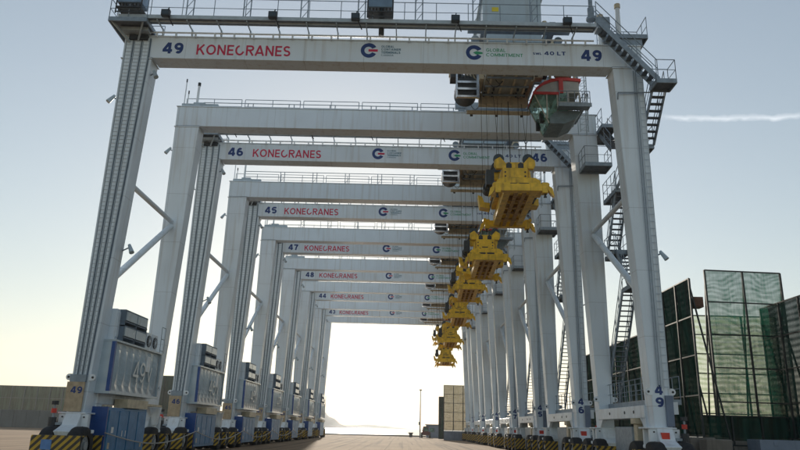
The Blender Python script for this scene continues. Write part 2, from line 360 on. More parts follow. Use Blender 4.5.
def stroke_text(name, txt, x0, z0, height, width, t, m, parent, y, side_x=None, vertical=False):
    b = MB()
    if vertical:
        for i, c in enumerate(txt): strokes(b, c, x0, z0 - i * height * 1.25, height, width, t, y)
    else: strokes(b, txt, x0, z0, height, width, t, y, side_x=side_x)
    return b.build(name, m, parent)

# ------------------------------------------------------------------ the setting
def ground_mat():
    m = bpy.data.materials.new('yard_concrete'); m.use_nodes = True
    t = m.node_tree; b = t.nodes['Principled BSDF']; b.inputs['Roughness'].default_value = 0.95; b.inputs['Specular IOR Level'].default_value = 0.1
    co = t.nodes.new('ShaderNodeTexCoord')
    mp = t.nodes.new('ShaderNodeMapping'); mp.inputs[3].default_value = (1, 0.08, 1); t.links.new(co.outputs['Object'], mp.inputs[0])
    n1 = t.nodes.new('ShaderNodeTexNoise'); n1.inputs['Scale'].default_value = 0.12; n1.inputs['Detail'].default_value = 8; t.links.new(co.outputs['Object'], n1.inputs[0])
    n2 = t.nodes.new('ShaderNodeTexNoise'); n2.inputs['Scale'].default_value = 1.1; n2.inputs['Detail'].default_value = 6; t.links.new(mp.outputs[0], n2.inputs[0])
    n3 = t.nodes.new('ShaderNodeTexNoise'); n3.inputs['Scale'].default_value = 9; n3.inputs['Detail'].default_value = 8; t.links.new(co.outputs['Object'], n3.inputs[0])
    cr = t.nodes.new('ShaderNodeValToRGB'); e = cr.color_ramp.elements
    e[0].position = 0.3; e[0].color = (0.22, 0.145, 0.09, 1); e[1].position = 0.7; e[1].color = (0.44, 0.31, 0.20, 1)
    v = mth(t, 'ADD', mth(t, 'MULTIPLY', n1.outputs[0], 0.4), mth(t, 'ADD', mth(t, 'MULTIPLY', n2.outputs[0], 0.35), mth(t, 'MULTIPLY', n3.outputs[0], 0.25)))
    t.links.new(v, cr.inputs[0])
    bk = t.nodes.new('ShaderNodeTexBrick'); bk.inputs['Scale'].default_value = 1.0; bk.inputs['Mortar Size'].default_value = 0.03; bk.inputs['Brick Width'].default_value = 6.0; bk.inputs['Row Height'].default_value = 6.0; bk.offset = 0
    bk.inputs['Color1'].default_value = (1, 1, 1, 1); bk.inputs['Color2'].default_value = (.86, .86, .86, 1); bk.inputs['Mortar'].default_value = (.35, .33, .3, 1)
    t.links.new(co.outputs['Object'], bk.inputs[0])
    mp3 = t.nodes.new('ShaderNodeMapping'); mp3.inputs[3].default_value = (1, 0.012, 1); t.links.new(co.outputs['Object'], mp3.inputs[0])
    n4 = t.nodes.new('ShaderNodeTexNoise'); n4.inputs['Scale'].default_value = 1.6; n4.inputs['Detail'].default_value = 4; t.links.new(mp3.outputs[0], n4.inputs[0])
    tyre = t.nodes.new('ShaderNodeMapRange'); tyre.inputs[1].default_value = .52; tyre.inputs[2].default_value = .66; tyre.inputs[3].default_value = 1; tyre.inputs[4].default_value = .5; t.links.new(n4.outputs[0], tyre.inputs[0])
    q1 = t.nodes.new('ShaderNodeMix'); q1.data_type = 'RGBA'; q1.blend_type = 'MULTIPLY'; q1.inputs[0].default_value = 1; t.links.new(cr.outputs[0], q1.inputs[6]); t.links.new(bk.outputs[0], q1.inputs[7])
    q2 = t.nodes.new('ShaderNodeMix'); q2.data_type = 'RGBA'; q2.blend_type = 'MULTIPLY'; q2.inputs[0].default_value = 1; t.links.new(q1.outputs[2], q2.inputs[6]); t.links.new(tyre.outputs[0], q2.inputs[7])
    t.links.new(q2.outputs[2], b.inputs['Base Color'])
    bp = t.nodes.new('ShaderNodeBump'); bp.inputs['Strength'].default_value = 0.4; bp.inputs['Distance'].default_value = 0.03
    t.links.new(n3.outputs[0], bp.inputs['Height']); t.links.new(bp.outputs[0], b.inputs['Normal'])
    return m
def sea_mat():
    m = bpy.data.materials.new('sea_water'); m.use_nodes = True
    t = m.node_tree; b = t.nodes['Principled BSDF']; b.inputs['Roughness'].default_value = 0.12
    b.inputs['Base Color'].default_value = (0.03, 0.05, 0.06, 1)
    co = t.nodes.new('ShaderNodeTexCoord'); n = t.nodes.new('ShaderNodeTexNoise'); n.inputs['Scale'].default_value = 0.35; n.inputs['Detail'].default_value = 8
    t.links.new(co.outputs['Object'], n.inputs[0])
    bp = t.nodes.new('ShaderNodeBump'); bp.inputs['Strength'].default_value = 0.6; bp.inputs['Distance'].default_value = 1.2
    t.links.new(n.outputs[0], bp.inputs['Height']); t.links.new(bp.outputs[0], b.inputs['Normal'])
    return m
b = MB()
b.prism([(0, 0)] * 0 + [(-500, -3), (600, -3), (600, 0), (-500, 0)], -60, 158)
gnd = tag(b.build('ground', ground_mat()), kind='structure')
b = MB(); b._a([(-9000, 150, -2), (9000, 150, -2), (9000, 9000, -2), (-9000, 9000, -2)], [(0, 1, 2, 3)])
tag(b.build('sea', sea_mat()), kind='structure')
# long low kerb along the quay edge
b = MB(); b.box(-60, 156.9, 0.0, 60, 157.7, 0.28); tag(b.build('quay_edge', CONC), kind='structure')
# headlands across the water: (x, height) ridge profiles at a distance
def ridge(name, Y, depth, prof, seed):
    rnd = random.Random(seed); xs = []; n = 90
    x0, x1 = prof[0][0], prof[-1][0]
    def hh(x):
        for (a, ha), (c, hc) in zip(prof, prof[1:]):
            if a <= x <= c:
                t = (x - a) / (c - a); t = t * t * (3 - 2 * t); return ha + (hc - ha) * t
        return 0
    b = MB(); vs = []; fs = []; m = 10
    for j in range(m + 1):
        k = math.sin(math.pi * j / m)
        for i in range(n + 1):
            x = x0 + (x1 - x0) * i / n; h = hh(x) * k
            vs.append((x, Y + depth * (j / m - .5), -2.2 + h * (1 + 0.12 * (rnd.random() - .5))))
    for j in range(m):
        for i in range(n):
            a = j * (n + 1) + i; fs.append((a, a + 1, a + n + 2, a + n + 1))
    b._a(vs, fs); return tag(smooth(b.build(name, HILLM)), kind='structure')
ridge('hill', 1500, 300, [(-330, 30), (-260, 38), (-200, 42), (-172, 36), (-150, 22), (-128, 8), (-114, 0)], 1)
ridge('distant_hill', 2600, 400, [(-300, 0), (-190, 9), (-120, 12), (-60, 9), (-10, 4), (40, 0)], 2)

# ------------------------------------------------------------------ gantry crane
HS, ZB, ZT, GD, WB = 12.6, 18.70, 19.93, 0.92, 8.08      # half width, girder bottom/top, girder depth, front face to rear face
ZBR, ZTR = 18.80, 20.12
XI_T, XI_B, Z_LB = 11.17, 11.88, 2.05
def leg_part(parent, sx, yf, zt, rear=False):
    b = MB()
    ytop0, ytop1 = yf, yf + GD + (0.02 if not rear else 0.08)
    ybot0, ybot1 = yf + 0.0, yf + GD - (0.0 if not rear else 0.1)
    bot = [(sx * HS, ybot0), (sx * XI_B, ybot0), (sx * XI_B, ybot1), (sx * HS, ybot1)]
    top = [(sx * HS, ytop0), (sx * XI_T, ytop0), (sx * XI_T, ytop1), (sx * HS, ytop1)]
    if sx > 0: bot = [bot[1], bot[0], bot[3], bot[2]]; top = [top[1], top[0], top[3], top[2]]
    b.hexa([(x, y, Z_LB) for x, y in bot], [(x, y, zt) for x, y in top])
    o = bevel(b.build('leg', PAINT, parent), 0.025)
    # bolted flange plates
    f = MB()
    f.box(sx * (HS + .05), yf - .05, zt - .01, sx * (XI_T - .04), yf + GD + .12, zt + .035)
    zz = 7.4; xi = XI_B + (XI_T - XI_B) * (zz - Z_LB) / (zt - Z_LB)
    f.build('flange', PAINT, o)
    # pin lugs at the foot of the leg
    for side in (-1, 1):
        g = MB(); cx = (sx * HS + (.0 if side * sx > 0 else 0))
        x_edge = sx * HS if side == sx else sx * (XI_B - 0.06 + 0.0)
        p = []
        for k in range(9):
            t = -math.pi / 2 + math.pi * k / 8
            p.append((x_edge + side * (0.10 + 0.14 * math.cos(t)), 3.5 + 0.14 * math.sin(t)))
        pts = [(x_edge - side * .06, 3.36)] + p + [(x_edge - side * .06, 3.64)]
        if side < 0: pts = pts[::-1]
        g.prism(pts, yf - .035, yf + .06)
        g.slot(1).cyl((x_edge + side * .12, yf - .04, 3.5), 'y', .05, .03, 12)
        g.build('pin_lug', [LPAINT, DARK], o)
    return o

def girder(parent, name, y, zb, zt):
    b = MB(); b.box(-HS, y, zb + .05, HS, y + GD, zt - .06)
    b.box(-HS - .05, y - .05, zt - .06, HS + .05, y + GD + .05, zt)
    b.box(-XI_T + .05, y - .03, zb, XI_T - .05, y + GD + .03, zb + .05)
    return bevel(b.build(name, PAINT, parent), 0.012)

def big_wordmark(parent):
    stroke_text('red_wordmark', 'KONECRANES', -9.02, 18.94, .56, 4.58, .165, INKR, parent, -.006)
def emblem(parent, cx, cz, r, leaf):
    b = MB(); n = 36; pv = []
    for i in range(n + 1):
        t = R(28) + R(304) * i / n
        k = 0.50
        pv.append((cx + r * math.cos(t), -.006, cz + r * math.sin(t)))
        pv.append((cx - .05 * r + r * k * math.cos(t), -.006, cz + r * k * math.sin(t)))
    b._a(pv, [(2 * i, 2 * i + 1, 2 * i + 3, 2 * i + 2) for i in range(n)])
    b.build('round_emblem', INKB, parent)
    b = MB()
    if leaf:
        b._a([(cx - .15 * r, -.006, cz), (cx + .25 * r, -.006, cz - .28 * r), (cx + r * 1.02, -.006, cz - .17 * r), (cx + r * 1.02, -.006, cz + .05 * r), (cx + .3 * r, -.006, cz + .2 * r)], [(0, 1, 2, 3, 4)])
        b.build('green_leaf_mark', INKG, parent)
    else:
        b._a([(cx - .05 * r, -.006, cz - .16 * r), (cx + r * 1.08, -.006, cz - .16 * r), (cx + r * 1.08, -.006, cz + .16 * r), (cx - .05 * r, -.006, cz + .16 * r)], [(0, 1, 2, 3)])
        b.build('red_bar_mark', INKR, parent)

def stair_flight(parent, a, bpt, width, across, tread=STEEL, rail_side=(-1, 1), step=0.24):
    """a = top centre, bpt = bottom centre; across = unit vector sideways"""
    a = Vector(a); e = Vector(bpt); ac = Vector(across); d = e - a
    b = MB()
    for s_ in (-1, 1):
        o_ = ac * (width / 2 * s_)
        b.bar(a + o_, e + o_, 0.05, 0.24)
    n = max(3, int(abs(d.z) / step)); hz = Vector((d.x, d.y, 0)).normalized()
    for i in range(1, n):
        p = a + d * (i / n)
        b.slot(1)
        q1 = p - ac * (width / 2 - .03) - hz * .12; q2 = p + ac * (width / 2 - .03) - hz * .12
        b.hexa([q1 + Vector((0, 0, -.035)), q2 + Vector((0, 0, -.035)), q2 + hz * .24 + Vector((0, 0, -.035)), q1 + hz * .24 + Vector((0, 0, -.035))],
               [q1, q2, q2 + hz * .24, q1 + hz * .24])
    b.slot(0)
    o = b.build('stair_flight', [tread, GRATE], parent)
    r_ = MB()
    for s_ in rail_side:
        o_ = ac * (width / 2 * s_); z = Vector((0, 0, 1))
        r_.tube(a + o_ + z * 1.0, e + o_ + z * 1.0, 0.022, 5); r_.tube(a + o_ + z * .55, e + o_ + z * .55, 0.018, 5)
        k = max(2, round(d.length / 1.3))
        for i in range(k + 1):
            p = a + o_ + d * (i / k); r_.tube(p, p + z * 1.0, 0.02, 5)
    r_.build('handrail', tread, o)
    return o
def landing(parent, x0, y0, x1, y1, z, sides='NSEW', name='stair_landing', under=True):
    b = MB(); b.box(x0, y0, z - .05, x1, y1, z)
    b.slot(1)
    for yy in (y0, y1): b.box(x0 - .02, yy - .03, z - .16, x1 + .02, yy + .03, z + .06)
    for xx in (x0, x1): b.box(xx - .03, y0 + .03, z - .16, xx + .03, y1 - .03, z + .06)
    o = b.build(name, [GRATE, STEEL], parent)
    r_ = MB()
    if 'S' in sides: r_.grid_rail((x0, y0, z), (x1, y0, z), step=0.8)
    if 'N' in sides: r_.grid_rail((x0, y1, z), (x1, y1, z), step=0.8)
    if 'W' in sides: r_.grid_rail((x0, y0, z), (x0, y1, z), step=0.8)
    if 'E' in sides: r_.grid_rail((x1, y0, z), (x1, y1, z), step=0.8)
    r_.build('handrail', STEEL, o)
    return o

def wheel_mesh():
    b = MB(); n = 28
    prof = [(0.62, .30), (.70, .27), (.74, .20), (.75, 0), (.74, -.20), (.70, -.27), (.62, -.30)]
    vs = []
    for r, x in [(.40, .27)] + prof + [(.40, -.27)]:
        for i in range(n):
            t = 2 * math.pi * i / n; vs.append((x, r * math.cos(t), r * math.sin(t)))
    m = 9; fs = []
    for j in range(m - 1):
        for i in range(n): fs.append((j * n + i, j * n + (i + 1) % n, (j + 1) * n + (i + 1) % n, (j + 1) * n + i))
    b._a(vs, fs); b.slot(1)
    b.cyl((0, 0, 0), 'x', .405, .40, n); b.cyl((0, 0, 0), 'x', .16, .56, 14)
    for i in range(8):
        t = 2 * math.pi * i / 8; b.cyl((0, .27 * math.cos(t), .27 * math.sin(t)), 'x', .03, .46, 6)
    return b
WHEEL = wheel_mesh().build('wheel', [TYRE, RIM]).data
for o_ in [o for o in C.objects if o.name == 'wheel']: bpy.data.objects.remove(o_)
for p in WHEEL.polygons: p.use_smooth = True
try: WHEEL.set_sharp_from_angle(angle=R(35))
except Exception: pass

def bogie(parent, sx, yc, front):
    """one corner: saddle under the leg, equaliser beam, four tyres, striped guards"""
    xc = sx * 12.2
    b = MB()
    pts = [(-1.5, 1.32), (-.9, 1.55), (-.62, 2.06), (.62, 2.06), (.9, 1.55), (1.5, 1.32), (1.35, .95), (-1.35, .95)]
    b.prism_yz([(yc + a, c) for a, c in pts], xc - .33, xc + .33)
    b.box(xc - .62, yc - .62, 1.32, xc + .62, yc - .42, 2.0)
    b.box(xc - .5, yc + .42, 1.3, xc + .5, yc + .62, 2.0)
    b.box(xc - .66, yc - .66, 2.0, xc + .5, yc + .66, 2.07)
    b.box(xc - .9, yc - .72, 1.24, xc + .9, yc - .5, 1.38)
    root = bevel(b.build('bogie', LPAINT, parent), 0.02)
    d = MB()
    for bx in (-.45, -.15, .2, .45):
        for bz in (1.48, 1.88): d.cyl((xc + bx, yc - .63, bz), 'y', .035, .06, 8)
    d.box(xc - .22, yc - .66, 1.88, xc + .02, yc - .622, 1.93); d.box(xc - .1, yc - .66, 1.45, xc + .16, yc - .622, 1.5)
    d.tube((xc + sx * .5, yc - .4, 1.95), (xc + sx * .62, yc - .75, 1.3), .05, 7)
    d.tube((xc + sx * .62, yc - .75, 1.3), (xc + sx * .45, yc - .8, 1.05), .05, 7)
    for k in range(5): d.tube((xc + sx * (.52 + .05 * k), yc - .5, 1.9 - .05 * k), (xc + sx * (.50 + .05 * k), yc - .72, 1.2), .018, 5)
    d.build('steering_hose', DARK, root)
    for dy in (-1.0, 1.0):
        for dx in (-.42, .42):
            wo = bpy.data.objects.new('wheel', WHEEL); C.objects.link(wo); wo.parent = root
            wo.location = (xc + dx * 1.35, yc + dy, .76)
        g = MB(); yy = yc + dy - .82
        g.box(xc - .98, yy - .03, .30, xc + .98, yy, 1.12)
        g.box(xc - .98, yy, 1.12, xc + .98, yy + .5, 1.16)
        gp = g.build('wheel_guard', STRIPE, root)
    g = MB(); yy = yc - 1.0 - .85; x0 = xc - .55
    g.box(x0, yy - .02, .62, x0 + .42, yy - .003, 1.0)
    if front and sx < 0: g.build('guard_plate', SIGNB, root)
    return root

def make_crane():
    root = empty('gantry_crane')
    fg = girder(root, 'front_girder', 0, ZB, ZT)
    # welded brackets along the lower flange of the walkway
    rg = girder(root, 'rear_girder', WB, ZBR, ZTR)
    for sx in (-1, 1):
        lf = leg_part(root, sx, 0.0, ZB - .04)
        lr = leg_part(root, sx, WB, ZBR - .04, True)
        if sx < 0:
            # three cable ladders up the front of the leg
            for k in range(3):
                t = MB(); n = 84
                for i in range(n + 1):
                    z = 3.6 + (19.75 - 3.6) * i / n
                    xin = XI_B + (XI_T - XI_B) * min(1, (z - Z_LB) / (ZB - Z_LB))
                    a = -HS + .10; c = -xin - .10
                    wd = (c - a) / 3; x0 = a + wd * k + .02; x1 = a + wd * (k + 1) - .07
                    if i < n: t.box(x0 + .02, -.085, z, x1 - .02, -.066, z + .02)
                    if i:
                        for (pa, pb) in ((px0, x0), (px1, x1)):
                            t.hexa([(pa - .015, -.085, pz), (pa + .015, -.085, pz), (pa + .015, -.01, pz), (pa - .015, -.01, pz)],
                                   [(pb - .015, -.085, z), (pb + .015, -.085, z), (pb + .015, -.01, z), (pb - .015, -.01, z)])
                        t.slot(1)
                        t.hexa([(px1 + .022, -.05, pz), (px1 + .06, -.05, pz), (px1 + .06, -.012, pz), (px1 + .022, -.012, pz)],
                               [(x1 + .022, -.05, z), (x1 + .06, -.05, z), (x1 + .06, -.012, z), (x1 + .022, -.012, z)]); t.slot(0)
                        # lighter cable cover between the rungs
                        t.slot(2)
                        t.hexa([(px0 + .03, -.065, pz), (px1 - .03, -.065, pz), (px1 - .03, -.012, pz), (px0 + .03, -.012, pz)],
                               [(x0 + .03, -.065, z), (x1 - .03, -.065, z), (x1 - .03, -.012, z), (x0 + .03, -.012, z)]); t.slot(0)
                    px0, px1, pz = x0, x1, z
                t.build('cable_ladder', [TRAY, SLOT, PAINT], lf)
            t = MB(); t.box(-12.32, -.2, 19.62, -11.42, -.012, 19.86); t.build('cable_inlet', DARK, lf)
            t = MB(); t.box(-12.66, -.2, 2.1, -11.93, -.14, 3.3); t.build('number_board', TAN, lf)
            t = MB(); t.box(-12.6, -.16, 3.305, -11.93, -.012, 3.6); t.build('cable_cover', STEEL, lf)
        else:
            t = MB()
            for xx in (12.12, 12.22): t.tube((xx, -.07, 3.7), (xx, -.07, 18.5), .022, 6)
            t.build('conduit', STEEL, lf)
            t = MB()
            for xx in (12.32, 12.56): t.tube((xx, -.1, 3.6), (xx - .03, -.1, 18.4), .018, 5)
            z = 3.7
            while z < 18.3: t.tube((12.32, -.1, z), (12.55, -.1, z), .013, 5); z += .33
            t.build('ladder', TRAY, lf)
            t = MB(); t.box(12.36, -.14, 2.1, 12.66, -.02, 3.35); t.build('cable_cover', mat('cover_slate', (0.16, 0.21, 0.30), 0.5, noise=0.2), lf)
            t = MB(); t.tube((11.3, -.12, 17.3), (12.9, -.12, 17.35), .035, 6); t.tube((11.3, -.12, 17.3), (11.3, -.01, 17.0), .03, 6); t.build('pipe_bracket', STEEL, lf)
        # foot braces: horizontal strut and diagonal between front and rear leg
        t = MB(); t.tube((sx * 12.1, GD, 12.85), (sx * 12.1, WB, 12.8), .13, 10); smooth(t.build('brace', PAINT, root))
        t = MB(); t.tube((sx * 12.1, GD, 7.7), (sx * 12.1, WB, 12.55), .16, 10); smooth(t.build('brace', PAINT, root))
        # lower sill beam
        t = MB(); t.box(sx * 11.78, GD, 2.45, sx * 12.35, WB, 2.98)
        t.prism_yz([(GD, 1.9), (GD, 2.45), (GD + .7, 2.45)][::-1], sx * 11.9 - .1, sx * 11.9 + .1)
        t.prism_yz([(WB, 1.9), (WB - .7, 2.45), (WB, 2.45)][::-1], sx * 11.9 - .1, sx * 11.9 + .1)
        sb = bevel(t.build('sill_beam', LPAINT, root), 0.02)
        for yc, fr in ((.45, True), (WB + .45, False)): bogie(root, sx, yc, fr)
    for yy in (2.3, 3.6, 6.0):
        t = MB(); t.cyl((11.77, yy, 2.72), 'x', .07, .02, 10); t.build('bolt_cap', DARK, root)
    # right side: cabinet column under the sill and grey cabinet
    t = MB(); t.box(11.75, 1.9, .3, 12.25, 2.35, 2.44); t.box(11.65, 1.8, 2.2, 12.3, 2.45, 2.45); bevel(t.build('support_column', TANP, root), .02)
    t = MB(); t.box(11.95, .98, .5, 12.5, 1.75, 2.2); bevel(t.build('control_cabinet', HOUSE, root), .02)
    t = MB(); t.box(11.93, 3.2, .35, 12.6, 5.8, 2.1); bevel(t.build('battery_cabinet', STEEL, root), .03)
    # --- left side: electrical house above, power unit below
    hx, y0, y1, z0, z1 = -11.22, .62, 6.65, 2.99, 5.12
    t = MB(); t.box(-12.5, y0 + .12, z0, hx - .12, y1, z1); t.box(-12.55, y0, z1, hx + .03, y1 + .05, z1 + .08); t.box(-12.3, y0, z0 - .1, hx + .03, y1 + .05, z0)
    eh = t.build('electrical_house', HOUSE, root)
    t = MB(); t.box(-12.4, y0 + .02, z0, hx - .15, y0 + .11, z1); t.build('end_panel', HOUSE, eh)
    t = MB(); t.box(hx - .145, y0, z0, hx + .012, y0 + .16, z1); t.build('corner_post', BLUED, eh)
    t = MB(); t.box(hx - .1, y1 - .1, z0, hx + .012, y1 + .02, z1); t.build('corner_post', TRAY, eh)
    # folded side panels: each fold is a long lens
    t = MB(); n = 7; m = 8; ys = []; vs = []; fs = []
    for i in range(2 * n + 1):
        y = y0 + .2 + (y1 - y0 - .35) * i / (2 * n)
        for j in range(m + 1):
            q = j / m; dep = math.sin(math.pi * q) ** .8
            x = hx - .11 + (.13 * dep if i % 2 else -.0)
            yy = y + (.0 if i % 2 else 0)
            vs.append((x, yy, z0 + .06 + (z1 - z0 - .12) * q))
    for i in range(2 * n):
        for j in range(m): a = i * (m + 1) + j; fs.append((a, a + 1, a + m + 2, a + m + 1)[::-1])
    t._a(vs, fs); t.build('folded_side_panel', HOUSE, eh)
    t = MB(); t.box(hx - .03, y0 + 3.95, 4.1, hx + .03, y0 + 4.45, 4.85); t.build('access_hatch', LPAINT, eh)
    # tall switch cabinet between the leg and the house
    t = MB(); t.box(-11.95, .93, 3.0, -11.45, 1.5, 6.6); t.box(-11.46, 1.0, 5.35, -11.42, 1.45, 6.5); t.box(-11.46, 1.0, 3.1, -11.42, 1.45, 5.25)
    bevel(t.build('switch_cabinet', PAINT, root), .02)
    # resistor banks on top of the house
    for zc in (5.42, 6.12):
        t = MB()
        t.slot(1).box(-11.95, 1.25, zc - .06, -11.2, 4.1, zc)
        t.slot(1).box(-11.95, 1.3, zc + .42, -11.2, 4.05, zc + .5)
        t.slot(0)
        for k in range(2): t.box(-11.85, 1.38 + 1.34 * k, zc + .03, -11.17, 2.62 + 1.34 * k, zc + .42)
        t.slot(1)
        for yy in (1.3, 2.68, 4.02): t.box(-11.9, yy - .03, zc - .25, -11.2, yy + .03, zc + .5)
        t.build('resistor_bank', [HOUSE, SLOT], eh)
    for k in range(2):
        t = MB(); yy = 4.75 + .85 * k
        t.box(-11.9, yy - .38, 5.2, -11.3, yy + .38, 6.0); t.slot(1).cyl((-11.28, yy, 5.6), 'x', .28, .05, 20)
        t.slot(0).cyl((-11.25, yy, 5.6), 'x', .08, .04, 10)
        for q in range(6):
            an = q * math.pi / 6
            t.bar((-11.245, yy - .28 * math.cos(an), 5.6 - .28 * math.sin(an)), (-11.245, yy + .28 * math.cos(an), 5.6 + .28 * math.sin(an)), .012, .012)
        t.build('air_conditioner', [PAINT, DARK], eh)
    # access frame beside the fans
    t = MB()
    for zz in (5.3, 5.9, 6.5): t.tube((-11.2, 6.2, zz), (-11.2, 6.75, zz), .02, 5)
    for yy in (6.2, 6.75): t.tube((-11.2, yy, 5.2), (-11.2, yy, 6.5), .02, 5)
    t.build('guard_rail', STEEL, eh)
    # lower power unit
    px = -11.2
    t = MB(); t.box(-12.05, .78, .35, px - .02, 5.5, 2.32)
    pu = bevel(t.build('power_unit', BLUE, root), .03)
    t = MB(); t.box(-12.08, .74, .33, px + .012, .86, 2.34); t.build('end_panel', BLUED, pu)
    for k in range(4):
        t = MB(); t.box(px - .02, 1.0 + 1.12 * k, .5, px + .015, 2.02 + 1.12 * k, 2.2); bevel(t.build('door', BLUE, pu), .012)
    for (ya, za, yb, zb_, mm) in ((1.35, 1.25, 1.6, 1.5, INKW), (2.55, 1.1, 2.62, 1.35, INKW), (2.95, 1.1, 3.02, 1.35, INKW), (4.9, .6, 5.1, .8, TANP), (1.15, .6, 1.35, .85, TANP)):
        t = MB(); t.box(px + .016, ya, za, px + .022, yb, zb_); t.build('sticker', mm, pu)
    t = MB(); t.box(-11.7, 2.6, 2.34, px + .1, 5.2, 2.72); t.box(-11.7, 5.2, 2.5, px + .05, 7.4, 2.6); t.build('support_tray', TANP, root)
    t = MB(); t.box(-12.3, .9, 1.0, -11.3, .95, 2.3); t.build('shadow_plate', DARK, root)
    # small bracket on the rear leg foot
    t = MB(); t.prism([(-11.85, 2.5), (-11.35, 2.5), (-11.5, 1.6), (-11.75, 1.6)][::-1], WB - .25, WB - .05); t.build('foot_bracket', LPAINT, root)
    # --- walkway along the front girder
    t = MB(); zf = 20.28
    t.box(-12.55, -1.0, zf, 10.2, -.55, zf + .05)
    t.slot(1)
    t.box(-12.6, -1.05, zf - .03, 10.2, -1.0, zf + .16)
    t.tube((-12.6, -.75, zf + .02), (10.1, -.75, zf + .02), .085, 8)
    t.box(-12.55, -.55, zf - .02, 10.2, -.5, zf + .08)
    x = -12.2
    while x < 10: t.box(x, -.98, zf - .10, x + .05, .0, zf - .03); t.box(x, -.12, ZT + .0, x + .06, .06, zf - .03); x += 1.43
    wk = t.build('walkway', [GRATE, TRAY], root)
    t = MB(); t.grid_rail((-12.6, -1.03, zf + .05), (10.2, -1.03, zf + .05), h=1.05, step=1.5); t.grid_rail((-12.6, -1.03, zf + .05), (-12.6, -.2, zf + .05), step=.8)
    t.build('handrail', STEEL, wk)
    t = MB(); t.tube((-12.2, -.12, ZT + .12), (10.3, -.12, ZT + .12), .05, 6)
    x = -12
    while x < 10.3: t.box(x, -.17, ZT - .12, x + .07, -.052, ZT + .1); x += .95
    t.build('conduit', LPAINT, wk)
    # floodlights hung on the walkway
    for x in (-10.27, -5.17, -1.24, 3.5, 8.79):
        t = MB(); t.box(x - .2, -1.32, zf - .02, x + .2, -1.12, zf + .3); t.slot(1).box(x - .17, -1.335, zf + .02, x + .17, -1.32, zf + .26)
        t.slot(0).bar((x, -1.2, zf + .2), (x + .05, -1.0, zf + .6), .04, .04); t.bar((x + .12, -1.15, zf), (x + .3, -.9, zf - .35), .04, .04)
        t.build('floodlight', [DARK, SHEAVE], root)
    # tall lattice posts that carry the festoon line
    x = -9.4
    while x < 9.5:
        t = MB()
        for dx in (0, .34):
            t.tube((x + dx, -.95, zf), (x + dx, -.95, zf + 2.1), .03, 6)
        for k in range(3):
            t.tube((x, -.95, zf + .1 + .55 * k), (x + .34, -.95, zf + .6 + .55 * k), .016, 5)
        t.build('festoon_post', STEEL, root); x += 2.75
    t = MB()
    for zz, yy in ((zf + 2.1, -.95), (zf + 1.6, -1.03)): t.tube((-12.4, yy, zz), (10.1, yy, zz), .03, 6)
    t.build('festoon_rail', STEEL, root)
    # cable reel boxes on the walkway
    for x, wd in ((-.08, 1.2), (-12.1, 1.2)):
        t = MB(); t.box(x - wd / 2, -1.2, 21.0, x + wd / 2, -.4, 21.95)
        bx = bevel(t.build('cable_box', mat('slate_blue_paint', (.17, .27, .40), .4, noise=.2), root), .02)
        t = MB()
        for k in (-1, 1): t.tube((x + k * wd / 2, -1.2, 20.4), (x + k * wd / 2, -1.2, 22.0), .035, 6)
        t.box(x - wd / 2, -1.22, 20.72, x + wd / 2, -.4, 20.78); t.box(x - wd / 2, -1.22, 20.45, x + wd / 2, -1.18, 20.5)
        for k in range(7): t.tube((x - wd / 2 + .1 + k * .16, -1.1, 21.0), (x - wd / 2 + .1 + k * .16, -.9, 20.78), .03, 5)
        if x > -5: t.tube((x + .05, -.6, 20.9), (x + .05, -.35, 19.98), .14, 8)
        t.build('box_bracket', DARK, bx)
    # end platform at the left top corner
    landing(root, -13.0, -1.1, -11.2, 1.2, 20.18, 'SWN', 'end_platform')
    t = MB(); t.bar((-12.9, -1.0, 20.1), (-12.3, -.1, 19.5), .08, .1); t.bar((-11.4, -1.0, 20.1), (-11.9, -.1, 19.6), .08, .1); t.box(-12.65, -.55, 19.9, -11.3, -.12, 20.08)
    t.build('platform_bracket', TRAY, root)
    # rear girder rail
    t = MB(); x = -12.5
    while x < 11.5:
        x2 = min(x + 3.6, 12.4); t.grid_rail((x + .1, WB + GD, ZTR), (x2 - .08, WB + GD, ZTR), h=.95, step=1.75, r=.022); x = x2 + .03
    t.build('rear_handrail', STEEL, root)
    t = MB(); t.box(-12.4, WB + .1, ZTR, -10.2, WB + .35, ZTR + .22); t.box(-11.8, WB + .4, ZTR, -11.1, WB + .8, ZTR + .45); t.build('cable_duct', TRAY, root)
    # small masts with caps
    for (x, y, z0_, h, r) in ((-11.62, WB + .5, ZTR, 1.6, .08), (-12.45, WB + .6, ZTR, 1.9, .035), (-12.25, WB + .6, ZTR, 1.1, .035), (12.25, WB + .5, ZTR, 1.4, .09), (10.85, .5, ZT, 1.75, .14), (11.75, .5, ZT, 2.4, .13)):
        t = MB(); t.tube((x, y, z0_), (x + .02, y, z0_ + h), r, 8, r * .85); t.slot(1).tube((x + .02, y, z0_ + h), (x + .02, y, z0_ + h + .22), r * 1.15, 8)
        t.build('mast', [LPAINT, TANP if y < 1 else DARK], root)
    # upper right platform and equipment
    landing(root, 10.9, -.05, 12.95, 1.3, 20.45, 'NE', 'upper_platform')
    t = MB(); t.box(11.4, .0, ZT + .0, 12.7, 1.0, 20.38); t.box(10.3, -.9, 20.3, 10.9, -.3, 20.9); t.cyl((10.1, -.6, 21.3), 'z', .16, .5, 12); t.cyl((10.1, -.6, 21.9), 'z', .1, .5, 12); t.cyl((10.1, -.6, 20.95), 'z', .24, .12, 12)
    t.build('winch_equipment', STEEL, root)
    # --- stairs
    stair_flight(root, (10.25, -.62, 20.72), (12.95, -.62, 17.62), .62, (0, 1, 0))
    landing(root, 12.85, -1.0, 13.75, -.1, 17.55, 'SEN')
    stair_flight(root, (13.25, -.1, 17.5), (13.25, 1.9, 15.55), .62, (1, 0, 0))
    landing(root, 12.68, 1.9, 13.55, 2.9, 15.5, 'EN')
